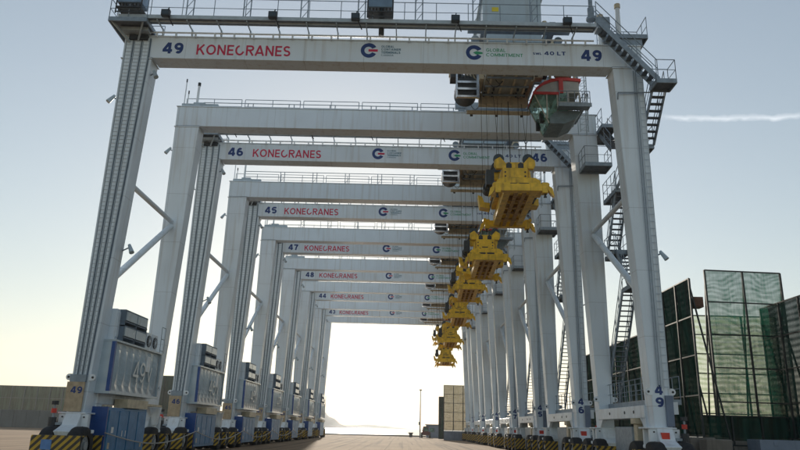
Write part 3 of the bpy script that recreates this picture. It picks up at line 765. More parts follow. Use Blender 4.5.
    stair_flight(root, (13.0, 3.0, 15.5), (13.0, 5.4, 14.4), .6, (1, 0, 0))
    landing(root, 12.62, 5.3, 13.4, 7.6, 14.4, 'EWN')
    stair_flight(root, (13.0, 5.6, 14.4), (13.0, 7.7, 11.3), .6, (1, 0, 0))
    landing(root, 12.62, 6.2, 13.4, 8.0, 11.2, 'EWN')
    stair_flight(root, (13.0, 6.2, 11.2), (13.0, 4.6, 9.0), .6, (1, 0, 0))
    landing(root, 12.62, 3.6, 13.4, 5.3, 8.9, 'EWS')
    stair_flight(root, (12.95, 5.3, 8.9), (12.95, 9.2, 3.3), .66, (1, 0, 0))
    landing(root, 12.37, 1.2, 13.5, 10.2, 3.2, 'EW', 'lower_walkway')
    # rear leg access platform
    landing(root, 11.45, WB - 1.35, 12.95, WB - .06, 16.45, 'SEW', 'leg_platform')
    landing(root, 12.65, WB - 1.0, 13.5, WB + 1.6, 19.0, 'EWN', 'upper_landing')
    stair_flight(root, (13.05, WB + .2, 19.0), (13.05, WB - 2.0, 17.0), .6, (1, 0, 0))
    # bracket lamps
    for (x, y, z, s_) in ((-12.6, .4, 16.6, -1), (-11.25, .3, 17.9, 1), (-12.6, WB + .4, 17.3, -1), (-11.45, .8, 9.3, 1), (12.65, .5, 9.5, 1)):
        t = MB(); t.tube((x - s_ * .2, y + .05, z - .08), (x + s_ * .3, y - .1, z + .12), .035, 6); t.slot(1).tube((x + s_ * .2, y - .1, z + .2), (x + s_ * .42, y - .25, z - .2), .07, 8, .12); t.build('bracket_lamp', [STEEL, HOUSE], root)
    # warning beacons on the front feet
    for sx in (-1, 1):
        x = sx * 12.95; y = -.35
        t = MB(); t.tube((x, y, 1.3), (x, y, 2.35), .045, 8); t.box(x - .02, y - .05, 1.55, x - sx * .4, y + .05, 1.65)
        t.slot(1).tube((x, y, 2.35), (x, y, 2.5), .14, 12); t.slot(2).tube((x, y, 2.02), (x, y, 2.2), .11, 12); t.slot(3).tube((x, y, 1.5), (x, y, 1.85), .16, 10)
        t.build('warning_beacon', [STEEL, DARK, RED, DARK], root)
    t = MB(); t.box(11.98, -.42, 1.5, 12.3, -.2, 1.86); t.build('call_box', RED, root)
    t = MB(); t.box(12.62, .0, 2.6, 12.9, .4, 3.1); t.build('junction_box', LPAINT, root)
    # paint on the girder
    big_wordmark(fg)
    emblem(fg, -.62, 19.36, .40, False); emblem(fg, 4.50, 19.36, .40, True)
    for txt, z, h_, wd, t_ in (('GLOBAL', 19.53, .12, .62, .2), ('cONTAINER', 19.37, .12, .95, .2), ('TERMINALS', 19.20, .13, .93, .22), ('cANADA', 19.07, .09, .60, .16)):
        stroke_text('small_lettering', txt, -.02, z, h_, wd, t_, INKS, fg, -.006)
    stroke_text('green_lettering', 'GLOBAL', 5.08, 19.42, .18, .95, .15, INKG, fg, -.006)
    stroke_text('green_lettering', 'cOMMITMENT', 5.08, 19.16, .18, 1.78, .15, INKG, fg, -.006)
    stroke_text('load_lettering', 'SWL', 7.35, 19.31, .12, .42, .2, INKB, fg, -.006)
    stroke_text('load_lettering', '40', 7.90, 19.30, .20, .48, .2, INKB, fg, -.006)
    stroke_text('load_lettering', 'LT', 8.52, 19.30, .20, .42, .2, INKB, fg, -.006)
    return root

proto = make_crane()

def number_crane(root, num):
    tree = [c for c in C.objects if c.parent is root]
    fg = [c for c in tree if c.name.startswith('front_girder')][0]
    stroke_text('crane_number', num, -10.68, 18.97, .60, 1.0, .24, INKB, fg, -.006)
    stroke_text('crane_number', num, 9.68, 19.03, .60, 1.0, .24, INKB, fg, -.006)
    legs = [c for c in tree if c.name.split('.')[0] == 'leg']
    rl = [c for c in legs if c.data.vertices[0].co.x > 0 and abs(c.data.vertices[0].co.y) < 1][0]
    ll = [c for c in legs if c.data.vertices[0].co.x < 0 and abs(c.data.vertices[0].co.y) < 1][0]
    stroke_text('crane_number', num, 11.98, 3.38, .40, .34, .24, INKB, rl, -.006, vertical=True)
    stroke_text('crane_number', num, -12.47, 2.83, .28, .48, .22, INKB, ll, -.206)
    eh = [c for c in tree if c.name.split('.')[0] == 'electrical_house'][0]
    stroke_text('crane_number', num, 3.0, 3.55, .95, 1.5, .12, INKW, eh, 0, side_x=-11.185)
    stroke_text('house_letter', 'V', 4.8, 3.65, .7, .6, .12, INKW, eh, 0, side_x=-11.185)

DEPTHS = [29.61, 42.73, 55.57, 68.04, 81.17, 94.98, 108.86]
NUMS = ['49', '46', '45', '47', '48', '44', '43']
GR = 'gantry cranes lined up one behind another'
LBL = ['nearest white gantry crane, with a large 49 on its girder',
       'white gantry crane numbered 46, second in the row',
       'white gantry crane numbered 45, right behind crane 46',
       'white gantry crane numbered 47, standing behind crane 45',
       'white gantry crane numbered 48, standing behind crane 47',
       'white gantry crane numbered 44, last but one in the row',
       'farthest white gantry crane at the quay end of the row']
cranes = [proto] + [copy_tree(proto) for _ in DEPTHS[1:]]
for o, D, nm, lb in zip(cranes, DEPTHS, NUMS, LBL):
    o.location = (0, D, 0); tag(o, lb, 'gantry crane', GR)
    if o is not proto:
        for c_ in [c for c in C.objects if c.parent is o and c.name.split('.')[0] == 'cable_box']:
            for d_ in [d for d in C.objects if d.parent is c_]: bpy.data.objects.remove(d_)
            bpy.data.objects.remove(c_)
    number_crane(o, nm)

# ------------------------------------------------------------------ trolley with cab and ropes
def make_trolley():
    root = empty('crane_trolley')     # local: same axes as the crane
    t = MB()
    for x in (5.0, 8.3): t.box(x - .15, -.3, 20.55, x + .15, WB + 1.2, 20.95)
    for y in (.1, 3.0, 5.2, WB + .5): t.box(4.2, y - .15, 20.56, 9.2, y + .15, 20.94)
    for x in (4.6, 8.7):
        for y in (.45, WB + .45): t.cyl((x, y, 20.34), 'y', .21, .14, 16)
    fr = t.build('trolley_frame', STEEL, root)
    t = MB(); t.box(5.13, 1.6, 20.95, 8.17, 6.2, 23.6); t.box(5.0, 1.5, 23.6, 8.3, 6.3, 23.7)
    mh = bevel(t.build('machinery_house', HOUSE, root), .03)
    t = MB(); t.box(5.6, 1.585, 22.75, 5.95, 1.595, 23.0); t.build('sticker', STKY, mh)
    t = MB(); t.box(8.3, 1.8, 20.96, 9.1, 2.6, 21.25); t.tube((8.4, 2.0, 21), (8.4, 2.0, 22.4), .07, 8); t.tube((8.4, 2.0, 22.1), (8.4, 2.0, 22.45), .13, 8); t.build('cooling_mast', TANP, root)
    # underside plates between the girders
    t = MB(); t.box(5.35, 2.0, 19.4, 7.75, 4.6, 20.5); t.build('winch_case', mat('olive_grey', (0.42, 0.41, 0.36), .6, noise=.3, scale=2), root)
    t = MB(); t.box(5.22, 4.61, 18.92, 7.9, 5.0, 19.6); t.box(4.6, 5.1, 18.62, 8.1, 5.3, 18.78); t.box(5.1, 3.0, 19.6, 5.33, 5.3, 20.5); t.box(7.77, 3.0, 19.6, 8.0, 5.3, 20.5)
    t.build('sheave_beam', TANP, root)
    for x in (5.45, 5.9, 7.2, 7.65):
        for y in (3.6, 4.3): t = MB(); t.cyl((x, y, 19.42), 'x', .2, .08, 18); t.build('rope_sheave', DARK, root)
    for k in range(3): t = MB(); t.box(4.8 + 1.4 * k, 5.31, 18.55, 4.95 + 1.4 * k, 5.42, 18.76); t.build('cable_hanger', DARK, root)
    for k in range(4): t = MB(); t.box(5.6 + .62 * k, 2.1, 19.3, 5.7 + .62 * k, 4.55, 19.39); t.build('stiffener', TANP, root)
    for k in range(3): t = MB(); t.box(5.4, 2.2 + .95 * k, 19.22, 7.7, 2.3 + .95 * k, 19.29); t.build('cross_beam', STEEL, root)
    # cable reel drum at the left
    t = MB(); t.cyl((4.45, 4.0, 19.35), 'y', .60, 1.3, 24); t.slot(1)
    for z in (19.05, 19.45): t.box(3.92, 3.2, z, 4.95, 3.36, z + .12)
    t.box(3.86, 3.25, 18.6, 3.95, 3.4, 20.3); t.box(4.95, 3.25, 18.6, 5.1, 3.4, 20.5); t.box(3.9, 3.2, 18.62, 5.0, 3.38, 18.72)
    t.slot(0).box(3.6, 3.6, 20.0, 4.2, 4.4, 20.35); t.tube((5.0, 3.4, 19.6), (4.9, 3.6, 18.8), .12, 10)
    for k in range(6): t.tube((4.0 + .15 * k, 3.3, 20.3), (4.1 + .17 * k, 3.35, 19.8), .03, 5)
    t.slot(2).box(4.4, 4.2, 19.9, 5.2, 5.0, 20.5)
    smooth(t.build('cable_reel', [DARK, CHROME, TANP], root), 35)
    # operator cab
    y0, y1 = 3.1, 4.9
    prof = [(7.93, 18.95), (8.25, 19.35), (8.75, 19.66), (9.4, 19.80), (10.4, 19.75), (10.45, 18.0), (10.15, 17.5), (9.5, 17.15), (8.75, 17.15), (8.15, 17.8), (7.9, 18.3)]
    cab = MB()
    # floor and rear wall, roof shell
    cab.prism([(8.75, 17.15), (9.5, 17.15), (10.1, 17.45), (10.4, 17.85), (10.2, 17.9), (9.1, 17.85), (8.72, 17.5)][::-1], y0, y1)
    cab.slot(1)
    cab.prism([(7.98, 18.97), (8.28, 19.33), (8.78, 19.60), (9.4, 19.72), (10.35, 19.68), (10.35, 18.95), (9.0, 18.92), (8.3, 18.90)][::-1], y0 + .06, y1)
    cab.box(9.15, y1 - .1, 17.8, 10.4, y1, 18.95)
    for x in (8.62, 9.18, 9.75): cab.box(x - .035, y0 - .01, 17.9 if x > 9 else 17.45, x + .035, y0 + .06, 18.95)
    cab.box(9.2, y0 - .01, 18.35, 10.3, y0 + .05, 18.41); cab.box(10.3, y0 - .01, 17.9, 10.38, y0 + .06, 18.95)
    cab.tube((7.95, y0 + .05, 18.9), (8.7, y0 + .05, 17.2), .035, 6); cab.tube((7.95, y1 - .05, 18.9), (8.7, y1 - .05, 17.2), .035, 6)
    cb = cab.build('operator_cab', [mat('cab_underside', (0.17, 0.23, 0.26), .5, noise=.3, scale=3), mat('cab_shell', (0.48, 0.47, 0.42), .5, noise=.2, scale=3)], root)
    def pane(vs, f): g = MB(); g._a(vs, [f]); g.build('cab_window', GLASS, cb)
    pane([(7.96, y0 + .02, 18.88), (9.14, y0 + .02, 18.9), (9.14, y0 + .02, 17.8), (8.74, y0 + .02, 17.2)], (3, 2, 1, 0))
    pane([(7.94, y0 + .04, 18.9), (7.94, y1 - .04, 18.9), (8.7, y1 - .04, 17.2), (8.7, y0 + .04, 17.2)], (0, 1, 2, 3))
    pane([(9.22, y0 + .03, 18.93), (9.71, y0 + .03, 18.93), (9.71, y0 + .03, 17.8), (9.22, y0 + .03, 17.8)], (3, 2, 1, 0))
    r_ = MB(); up = [(7.93, 18.95), (8.1, 19.22), (8.45, 19.52), (8.9, 19.72), (9.4, 19.82), (10.45, 19.76)]
    for (a, c), (e, f) in zip(up, up[1:]): r_.hexa([(a, y0 - .02, c - .16), (e, y0 - .02, f - .16), (e, y1 + .02, f - .16), (a, y1 + .02, c - .16)], [(a, y0 - .02, c), (e, y0 - .02, f), (e, y1 + .02, f), (a, y1 + .02, c)])
    r_.box(9.28, y0 - .025, 18.9, 9.5, y0 + .05, 19.66); r_.box(7.9, y0 - .03, 18.8, 9.3, y0 + .04, 18.95)
    r_.build('red_trim', RED, cb)
    s_ = MB(); s_.box(8.6, y0 + .9, 17.75, 9.1, y0 + 1.4, 17.9); s_.box(8.98, y0 + .9, 17.9, 9.1, y0 + 1.4, 18.6); s_.box(8.35, y0 + .5, 17.5, 8.55, y0 + .8, 18.1); s_.box(8.35, y0 + 1.5, 17.5, 8.55, y0 + 1.8, 18.1)
    s_.build('driver_seat', DARK, cb)
    p = MB(); p.box(9.1, y0 - .6, 17.9, 10.75, y0 - .03, 17.98); p.box(9.08, y0 - .64, 17.84, 10.78, y0 - .6, 18.05); p.grid_rail((9.15, y0 - .57, 17.98), (10.72, y0 - .57, 17.98), h=.75, step=.35, r=.022); p.grid_rail((10.5, y0 - .37, 18.02), (10.5, y1, 18.02), h=.75, step=.8, r=.022)
    p.box(10.42, y0, 17.95, 10.55, y1, 18.02)
    p.build('cab_balcony', STEEL, cb)
    h = MB()
    for x in (8.9, 10.2):
        for y in (y0 + .3, y1 - .3): h.box(x - .06, y - .06, 19.72, x + .06, y + .06, 20.55)
    h.box(8.0, y0 + .2, 19.9, 8.5, y0 + .7, 20.4); h.box(9.2, y0 + .1, 19.95, 9.9, y0 + .5, 20.3); h.tube((8.6, y0, 19.9), (9.4, y0 - .1, 20.45), .04, 6); h.tube((9.5, y0, 20.4), (10.4, y0, 19.9), .03, 6)
    h.box(7.7, 3.0, 19.5, 7.95, 3.6, 20.5); h.box(9.0, y0 + .8, 20.0, 10.3, y1, 20.2)
    h.build('cab_hanger', TANP, root)
    # lattice ladder cage behind the cab
    l = MB()
    for x in (10.9, 11.35):
        for y in (5.3, 5.75): l.tube((x, y, 17.7), (x, y, 22.2), .025, 5)
    for k in range(13):
        z = 17.8 + k * .34
        l.tube((10.9, 5.3, z), (11.35, 5.3, z + .34), .015, 4); l.tube((11.35, 5.3, z), (10.9, 5.3, z), .015, 4); l.tube((11.35, 5.75, z), (11.35, 5.3, z + .34), .015, 4)
    l.build('ladder_cage', TRAY, root)
    rnd = random.Random(5)
    for k in range(26):
        x = rnd.choice([rnd.uniform(3.7, 5.1), rnd.uniform(8.0, 10.6), rnd.uniform(5.2, 8.0)]); y = rnd.uniform(2.0, 6.5); z = rnd.uniform(20.0, 20.6) if x > 5.2 else rnd.uniform(19.9, 20.9)
        a, b_, c_ = rnd.uniform(.12, .4), rnd.uniform(.12, .4), rnd.uniform(.1, .28); u = MB()
        if k % 3 == 0: u.cyl((x, y, z), rnd.choice('xy'), c_ * .8, a * 2, 12); u.cyl((x, y, z), 'z', .05, .7, 6)
        elif k % 3 == 1: u.box(x - a, y - b_, z - c_, x + a, y + b_, z + c_); u.box(x - a * .6, y - b_ - .03, z - c_ * .6, x + a * .6, y - b_, z + c_ * .5)
        else: u.tube((x, y, z), (x + a * 2, y + .2, z + c_), .03, 6); u.tube((x + a * 2, y + .2, z + c_), (x + a * 2.2, y + .3, z - .6), .03, 6)
        u.build('machinery_unit', rnd.choice([TANP, STEEL, DARK, TRAY, TANP]), root)
    for k in range(7):
        x = rnd.uniform(4.6, 9.5); y = rnd.uniform(2.6, 5.5); u = MB(); pv_ = None; w_ = rnd.uniform(.5, 1.4); dr = rnd.uniform(.25, .7)
        for i in range(9):
            q = i / 8; pt = (x + w_ * q, y, 19.6 - dr * math.sin(math.pi * q))
            if pv_: u.tube(pv_, pt, .018, 5, cap=False)
            pv_ = pt
        u.build('hanging_cable', DARK, root)
    return root
trolley = make_trolley()
SPZ = [12.62, 12.45, 13.05, 12.6, 11.7, 10.65, 15.3]      # underside heights of the seven spreaders
SPX = [6.88, 6.88, 6.88, 7.1, 7.1, 7.35, 7.6]
ROPES = [(5.22, 3.6, 5.30, 3.9, 1.3), (5.60, 4.5, 5.68, 4.4, 1.6), (5.88, 3.6, 6.05, 3.1, 2.7), (6.15, 3.9, 6.15, 4.9, 2.7), (6.42, 4.4, 6.45, 4.4, 2.2), (6.75, 4.2, 6.8, 4.1, 2.2), (7.19, 3.6, 7.2, 3.8, 2.2), (7.52, 4.5, 7.5, 3.1, 2.7), (7.75, 3.6, 7.65, 4.9, 2.7), (8.0, 4.6, 7.95, 4.2, 1.2)]
TL = ['grey trolley with a red trimmed cab, hanging on the nearest crane 49', 'grey trolley with winch and cab on crane 46',
      'grey trolley with winch and cab on crane 45', 'grey trolley with winch and cab on crane 47', 'grey trolley with winch and cab on crane 48',
      'grey trolley with winch and cab on crane 44', 'grey trolley with cab on the farthest crane']
trolleys = [trolley] + [copy_tree(trolley) for _ in DEPTHS[1:]]
for i, (o, D) in enumerate(zip(trolleys, DEPTHS)):
    o.location = (0, D, 0); tag(o, TL[i], 'crane trolley', 'trolleys running on the crane girders')
    ropes = MB()
    for x0, y0, x1, y1, dz in ROPES:
        r = MB(); r.tube((x0, y0, 18.9), (x1 + SPX[i] - 6.88, y1, SPZ[i] + dz), .012 if x0 not in (6.75,) else .026, 5); r.build('hoist_rope', ROPE, o)

# ------------------------------------------------------------------ spreader
def make_spreader():
    """origin at the middle of the underside"""
    root = empty('container_spreader')
    t = MB()
    # main frame beams along Y with the open middle
    for x in (-.62, .62):
        t.box(x - .16, -2.75, .02, x + .16, 2.75, .55)
    for y in (-2.2, -.9, 0, .9, 2.2): t.box(-.46, y - .12, .1, .46, y + .12, .5)
    t.box(-1.0, -1.6, .56, 1.0, 1.6, .86)
    mf = bevel(t.build('main_frame', YEL, root), .015)
    t = MB()
    for x in (-.2, .2): t.box(x - .09, -2.8, .0, x + .09, 2.8, .09)
    for y in (-1.6, -.4, .5, 1.6): t.box(-.45, y - .05, .0, .45, y + .05, .09)
    t.box(-.44, -1.4, .2, -.05, -.2, .55); t.box(.1, .3, .2, .4, 1.3, .5)
    t.build('telescopic_beam', YELD, root)
    for sy in (-1, 1):
        t = MB(); y = sy * 3.0
        t.box(-1.20, y - .17, -.02, 1.20, y + .17, .34)
        for x in (-1.1, 1.1): t.box(x - .13, y - .2, -.12, x + .13, y + .2, .4)
        eb = bevel(t.build('end_beam', YEL, root), .015)
        for x in (-1.12, 1.12):
            g = MB(); g.tube((x, y, -.12), (x, y, -.26), .05, 8); g.box(x - .07, y - .04, -.3, x + .07, y + .04, -.24); g.build('twistlock', DARK, eb)
            g = MB(); sx = 1 if x > 0 else -1
            g.prism([(x + sx * .10, .30), (x + sx * .34, .12), (x + sx * .42, -.28), (x + sx * .30, -.20), (x + sx * .14, .02)][::sx], y - .14, y + .14)
            g.cyl((x + sx * .12, y - sy * .1, .34), 'y', .1, .3, 10)
            g.build('corner_guide', YEL, eb)
    # stepped headblock, wide at the base, narrow at the crown
    t = MB()
    t.prism([(-1.12, .87), (1.12, .87), (1.02, 1.12), (.82, 1.25), (.74, 1.75), (.60, 1.95), (-.60, 1.95), (-.74, 1.75), (-.82, 1.25), (-1.02, 1.12)][::-1], -1.05, 1.05)
    t.prism([(-1.2, .35), (1.2, .35), (1.05, .87), (.8, 1.0), (-.8, 1.0), (-1.05, .87)][::-1], -2.2, -1.06)
    for sx in (-1, 1):
        t.prism([(sx * .35, 1.95), (sx * .95, 1.95), (sx * 1.05, 2.15), (sx * 1.02, 2.42), (sx * .74, 2.6), (sx * .42, 2.22)][::-sx], -.95, -.7)
        t.prism([(sx * .35, 1.95), (sx * .95, 1.95), (sx * 1.05, 2.15), (sx * 1.02, 2.42), (sx * .74, 2.6), (sx * .42, 2.22)][::-sx], .7, .95)
    t.box(-.42, -.95, 1.96, .42, .95, 2.3)
    hb = bevel(t.build('headblock', YEL, root), .02)
    def mark(x0, y0, z0, x1, y1, z1): t = MB(); t.box(x0, y0, z0, x1, y1, z1); t.build('dark_marking', DARK, hb)
    mark(-.22, -1.06, 1.36, .18, -1.052, 1.43); mark(-.3, -1.06, 1.16, .3, -1.052, 1.23)
    mark(-.5, -2.215, .62, -.08, -2.203, .72); mark(.02, -2.215, .62, .5, -2.203, .72)
    for x in (-.3, .3): t = MB(); t.prism([(x - .14, 1.97), (x + .14, 1.97), (x + .14, 2.2), (x, 2.3), (x - .14, 2.2)][::-1], -.965, -.951); t.build('dark_opening', DARK, hb)
    for x in (-.95, -.55, .55, .95):
        g = MB(); g.prism_yz([(-2.24, .36), (-2.24, .62), (-2.3, .36)], x - .02, x + .02); g.build('gusset', YELD, hb)
    for x in (-.66, .66): g = MB(); g.box(x - .025, -1.1, .95, x + .025, -1.052, 1.85); g.build('stiffener', YELD, hb)
    for (x, z) in ((-.5, 1.72), (.5, 1.72), (-.5, 1.5), (.5, 1.5)): g = MB(); g.cyl((x, -1.06, z), 'y', .045, .03, 10); g.build('bolt', DARK, hb)
    for k, (x0, x1, dr) in enumerate(((-.9, -.3, .35), (.2, .95, .45), (-.4, .5, .3))):
        g = MB(); pv_ = None
        for i in range(9):
            q = i / 8; pt = (x0 + (x1 - x0) * q, -1.15 - .1 * math.sin(math.pi * q), 1.15 + .08 * k - dr * math.sin(math.pi * q) * .6)
            if pv_: g.tube(pv_, pt, .022, 5, cap=False)
            pv_ = pt
        g.build('hose', DARK, hb)
    for x in (-.78, .72):
        for y in (-.82, .82):
            g = MB(); g.cyl((x, y * .7, 2.6), 'y', .28, .12, 24); g.slot(1).cyl((x, y * .7, 2.6), 'y', .10, .16, 12); g.build('sheave', [SHEAVE, DARK], hb)
    t = MB(); t.box(-1.45, -.9, 1.1, -1.05, -.2, 1.9); t.cyl((-1.25, .4, 1.3), 'y', .28, .7, 14); t.tube((-1.2, -.6, 1.9), (-1.0, -.5, 2.4), .07, 7); t.tube((-1.3, .0, 1.5), (-1.35, -.8, .9), .05, 6)
    t.build('cable_basket', DARK, hb)
    t = MB(); t.prism([(-1.1, .5), (-1.62, .6), (-1.72, 1.25), (-1.5, 1.15), (-1.4, .85), (-1.1, .8)], 1.2, 1.9); t.build('side_arm', YEL, root)
    t = MB(); t.box(1.01, .6, .5, 1.4, 1.4, .86); t.build('side_box', YEL, root)
    t = MB()
    for y in (-1.2, -.4, .6, 1.5): t.box(.85, y, .56, 1.15, y + .35, .9)
    t.tube((1.1, -2.5, .6), (1.1, 2.4, .65), .05, 6); t.tube((-1.08, -2.5, .6), (-1.08, 2.4, .62), .04, 6)
    t.build('hydraulic_pack', DARK, root)
    return root
sp = make_spreader()
sps = [sp] + [copy_tree(sp) for _ in DEPTHS[1:]]
SL = ['largest yellow container spreader, hanging from the nearest crane 49', 'yellow container spreader hanging under crane 46, second nearest',
      'yellow container spreader hanging under crane 45', 'yellow container spreader hanging under crane 47', 'yellow container spreader hanging under crane 48',
      'lowest hanging yellow container spreader, under crane 44', 'yellow container spreader raised high under the farthest crane']
for i, (o, D) in enumerate(zip(sps, DEPTHS)):
    o.location = (SPX[i], D + 4.0, SPZ[i]); o.rotation_euler = (0, 0, R(-2.0)); tag(o, SL[i], 'spreader', 'yellow spreaders hanging in a line')

# ------------------------------------------------------------------ net screens
def screen(name, label, pts, top, m, group, cols=3, rows=5, back=(0, 1), zb=1.75, thick=.03, stay=True, framem=NETFR, top2=None, lean=0.0):
    """pts: two ground points; the net hangs on a frame of posts and rails with raking stays behind"""
    a = Vector((*pts[0], 0)); c = Vector((*pts[1], 0)); top2 = top if top2 is None else top2
    root = empty(name, a, 0, label, 'windbreak', group)
    d = c - a; nrm = Vector((back[0], back[1], 0)).normalized()
    def P(u, v, off=0): return d * u + Vector((0, 0, zb + ((top + (top2 - top) * u) - zb) * v)) + nrm * (off + lean * v)
    t = MB(); nx, nz_ = cols * 6, rows * 4; rnd = random.Random(len(label)); vs = []; fs = []
    for j in range(nz_ + 1):
        for i in range(nx + 1):
            u, v = i / nx, j / nz_
            bil = .06 * math.sin(math.pi * ((u * cols) % 1)) * math.sin(math.pi * ((v * rows) % 1)) + .015 * rnd.random()
            vs.append(P(u, v, .07 + bil))
    for j in range(nz_):
        for i in range(nx): q = j * (nx + 1) + i; fs.append((q, q + 1, q + nx + 2, q + nx + 1))
    t._a(vs, fs); smooth(t.build('net', m, root), 180)
    f = MB()
    for i in range(cols + 1): f.bar(P(i / cols, 0), P(i / cols, 1), .10, .10)
    for j in range(rows + 1): f.bar(P(0, j / rows), P(1, j / rows), .07, .07)
    f.build('frame', framem, root)
    if stay:
        s_ = MB()
        for i in range(cols + 1):
            s_.bar(P(i / cols, .95), d * (i / cols) + nrm * 1.7 + Vector((0, 0, .2)), .08, .08)
        s_.build('stay', framem, root)
    return root
def block(name, label, x0, y0, x1, y1, h, m, group=None):
    t = MB(); t.box(x0, y0, 0, x1, y1, h)
    for k in range(int(abs(x1 - x0) // 1.6)): t.box(x0 + 1.6 * k + .7, y0 - .02, h - .3, x0 + 1.6 * k + .9, y0 + .02, h - .05)
    o = bevel(t.build(name, m), .06, 2); tag(o, label, 'concrete block', group); return o
G = 'netting screens beside the yard'
screen('net_screen', 'tall dark green net screen right beside the nearest right leg', ((18.0, 39.5), (18.0, 46.0)), 10.6, NET_DARK, G, 3, 4, (1, 0))
screen('net_screen', 'low dark green net screen seen behind the crane stairs', ((18.2, 46.4), (18.2, 70.0)), 8.6, NET_DARK, G, 8, 3, (1, 0))
screen('net_screen', 'tall see-through net screen with wavy pattern, facing the camera', ((19.75, 41.3), (24.35, 41.3)), 11.55, NET_OPEN, G, 2, 5, (0, 1), top2=11.45)
screen('net_screen', 'green net screen cut by the right edge of the photo', ((23.4, 36.0), (23.4, 42.3)), 9.4, net('thin_green_net', (0.02, 0.05, 0.04), 0.84, 0.99, 3, 0.05), G, 3, 4, (1, 0))
screen('net_screen', 'dusty sunlit net screen at the far end of the right row', ((8.35, 120), (16.5, 120)), 8.95, NET_GOLD, G, 5, 5, (0, 1), zb=1.6)
screen('net_screen', 'narrow dark net screen at the left end of the dusty one', ((7.5, 119.7), (8.3, 119.7)), 7.0, NET_DARK, G, 1, 4, (0, 1), zb=.2, stay=False)
screen('net_screen', 'long faded net fence at the left edge behind the yard', ((-112, 140), (-56, 140)), 8.0, NET_LEFT, G, 22, 2, (0, 1), zb=3.3, framem=GALV, top2=7.9)
screen('net_screen', 'dark net screen seen between the two nearest left legs', ((-54, 140), (-36, 140)), 10.6, NET_DARK, G, 7, 3, (0, 1), zb=1.0)
screen('net_screen', 'low dark green net skirt under the see-through screens at the right', ((18.6, 40.9), (27.0, 40.9)), 2.9, NET_DARK, G, 5, 1, (0, 1), zb=1.3, stay=False)
# lit gold cloth behind the open net on the right
screen('net_screen', 'low dusty cloth screen behind the tall see-through net', ((19.6, 46.5), (26.5, 46.5)), 9.6, net('pale_cloth', (0.16, 0.20, 0.13), 0.4, 0.97, 9, 0.5, 1.6), G, 3, 6, (0, 1), zb=1.9, stay=False)
# steel boxes, blocks
GB = 'heavy blocks under the netting screens'
block('concrete_block', 'brown concrete block at the foot of the dark net beside crane 49', 17.6, 38.3, 19.0, 39.3, 1.62, CONC, GB)
block('concrete_block', 'blue grey block under the tall see-through net', 19.9, 37.2, 22.6, 38.6, 1.66, TARP, GB)
block('concrete_block', 'brown concrete block at the lower right corner', 22.75, 37.2, 25.6, 38.6, 1.62, CONC, GB)
t = MB(); t.box(17.35, 39.6, 0, 18.7, 70, 1.7); t.box(19.1, 40.9, 0, 26, 42.0, 1.55)
tag(bevel(t.build('retaining_wall', CONC), .05), 'long low concrete wall carrying the dark green net screens', 'wall')
t = MB(); t.box(8.35, 119.2, 0, 16.6, 120.6, 1.5)
for k in range(6): t.box(8.4 + 1.35 * k, 119.15, .05, 8.45 + 1.35 * k, 119.2, 1.45)
tag(bevel(t.build('base_wall', TARP), .05), 'grey concrete wall under the dusty far net screen', 'wall')
t = MB(); t.box(-112, 139.4, 0, -36, 140.6, 3.3)
for k in range(30): t.box(-110 + 2.5 * k, 139.33, 0, -109.85 + 2.5 * k, 139.4, 3.3)
tag(t.build('base_wall', mat('weathered_wall', (.12, .14, .14), .9, noise=.3, scale=.4, streak=.4, dirt=(.05, .05, .05))), 'grey wall under the long net fence on the left', 'wall')
t = MB(); t.box(18.3, 39.9, 9.0, 18.9, 40.6, 9.6); tag(t.build('counterweight_box', RUST), 'small rusty box at the top edge of the dark net screen', 'box')

# ------------------------------------------------------------------ quay things
p = empty('lamp_pole', (4.85, 139, 0), 0, 'thin pale pole standing alone at the quay edge', 'pole')
t = MB(); t.tube((0, 0, 0), (0, 0, 9.0), .14, 8, .07); t.build('pole', GALV, p)
t = MB(); t.box(-.25, -.15, 8.95, .25, .15, 9.15); t.build('lamp_head', DARK, p)
t = MB(); t.box(-.3, -.12, 2.4, .0, .12, 3.0); t.build('switch_box', GALV, p)
t = MB(); t.cyl((0, 0, .35), 'z', .35, .7, 14); t.cyl((0, 0, .8), 'z', .5, .25, 14)
o = tag(bevel(t.build('mooring_bollard', DARK), .04), 'dark mooring bollard left of the thin pole', 'bollard'); o.location = (3.2, 150, 0)
hut = empty('quay_hut', (8.0, 150, 0), 0, 'small grey hut beside the far net screen', 'hut')
t = MB(); t.box(-1.6, -1, 0, 1.8, 1.6, 2.5); t.build('wall', TARP, hut)
t = MB(); t.box(-1.8, -1.2, 2.5, 2.0, 1.8, 2.65); t.build('roof', GALV, hut)
t = MB(); t.box(-.9, -1.04, 1.1, .1, -1.0, 1.9); t.build('window', GLASS, hut)
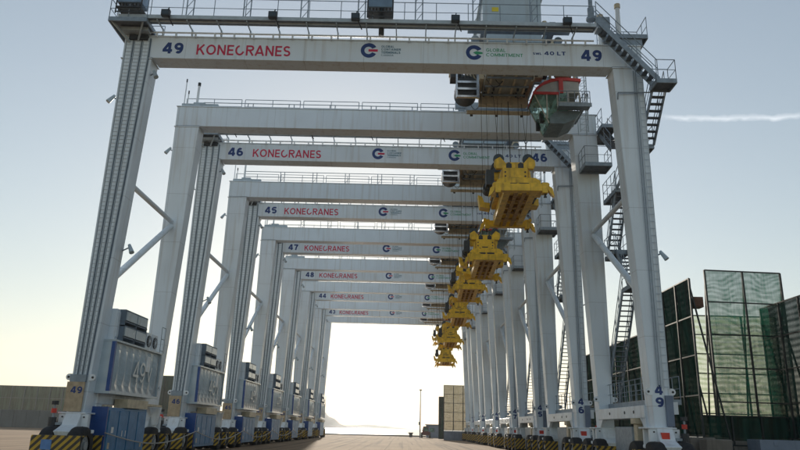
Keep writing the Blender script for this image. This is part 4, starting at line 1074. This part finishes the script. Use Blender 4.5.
t = MB(); t.tube((1.2, 0, 2.65), (1.2, 0, 4.4), .05, 6); t.build('chimney_pipe', DARK, hut)
tr = empty('yard_tractor', (6.1, 143, 0), 0, 'dark red yard tractor parked at the hut', 'tractor')
t = MB(); t.prism([(-.9, .5), (.9, .5), (.9, 1.1), (.5, 1.2), (.5, 2.2), (-.5, 2.2), (-.7, 1.2), (-.9, 1.1)][::-1], -1.2, 1.6); bevel(t.build('body', MAROON, tr), .05)
t = MB(); t.box(-.42, -1.22, 1.3, .42, -1.201, 2.0); t.build('windscreen', GLASS, tr)
for x in (-.8, .8):
    for y in (-.8, 1.2): t = MB(); t.cyl((x, y, .5), 'x', .5, .32, 18); t.build('wheel', TYRE, tr)
# ropes strung low along the left feet
for i in range(5):
    y0 = DEPTHS[i] + .2; y1 = DEPTHS[i + 1] + .2 if i < 4 else DEPTHS[i] + 9; t = MB(); pr_ = None
    for k in range(17):
        q = k / 16; pnt = (-10.95, y0 + (y1 - y0) * q, 1.28 - .55 * math.sin(math.pi * q))
        if pr_: t.tube(pr_, pnt, .028, 5, cap=False)
        pr_ = pnt
    tag(t.build('barrier_rope', BARR), ['pale rope sagging low along the left feet of crane 49', 'pale rope sagging low along the left feet of crane 46', 'pale rope sagging low along the left feet of crane 45',
        'pale rope sagging low along the left feet of crane 47', 'pale rope sagging low along the left feet of crane 48'][i], 'rope', 'ropes along the left feet')

# ------------------------------------------------------------------ haze
t = MB(); t.box(-800, -70, -6, 800, 3000, 110)
hz = tag(t.build('haze', None), kind='stuff')
hm = bpy.data.materials.new('haze_air'); hm.use_nodes = True; ht = hm.node_tree; ht.nodes.clear()
ho = ht.nodes.new('ShaderNodeOutputMaterial'); pv = ht.nodes.new('ShaderNodeVolumePrincipled')
pv.inputs['Color'].default_value = (0.95, 0.96, 0.97, 1); pv.inputs['Density'].default_value = 0.0003; pv.inputs['Anisotropy'].default_value = 0.3
ht.links.new(pv.outputs[0], ho.inputs['Volume']); hz.data.materials.clear(); hz.data.materials.append(hm)
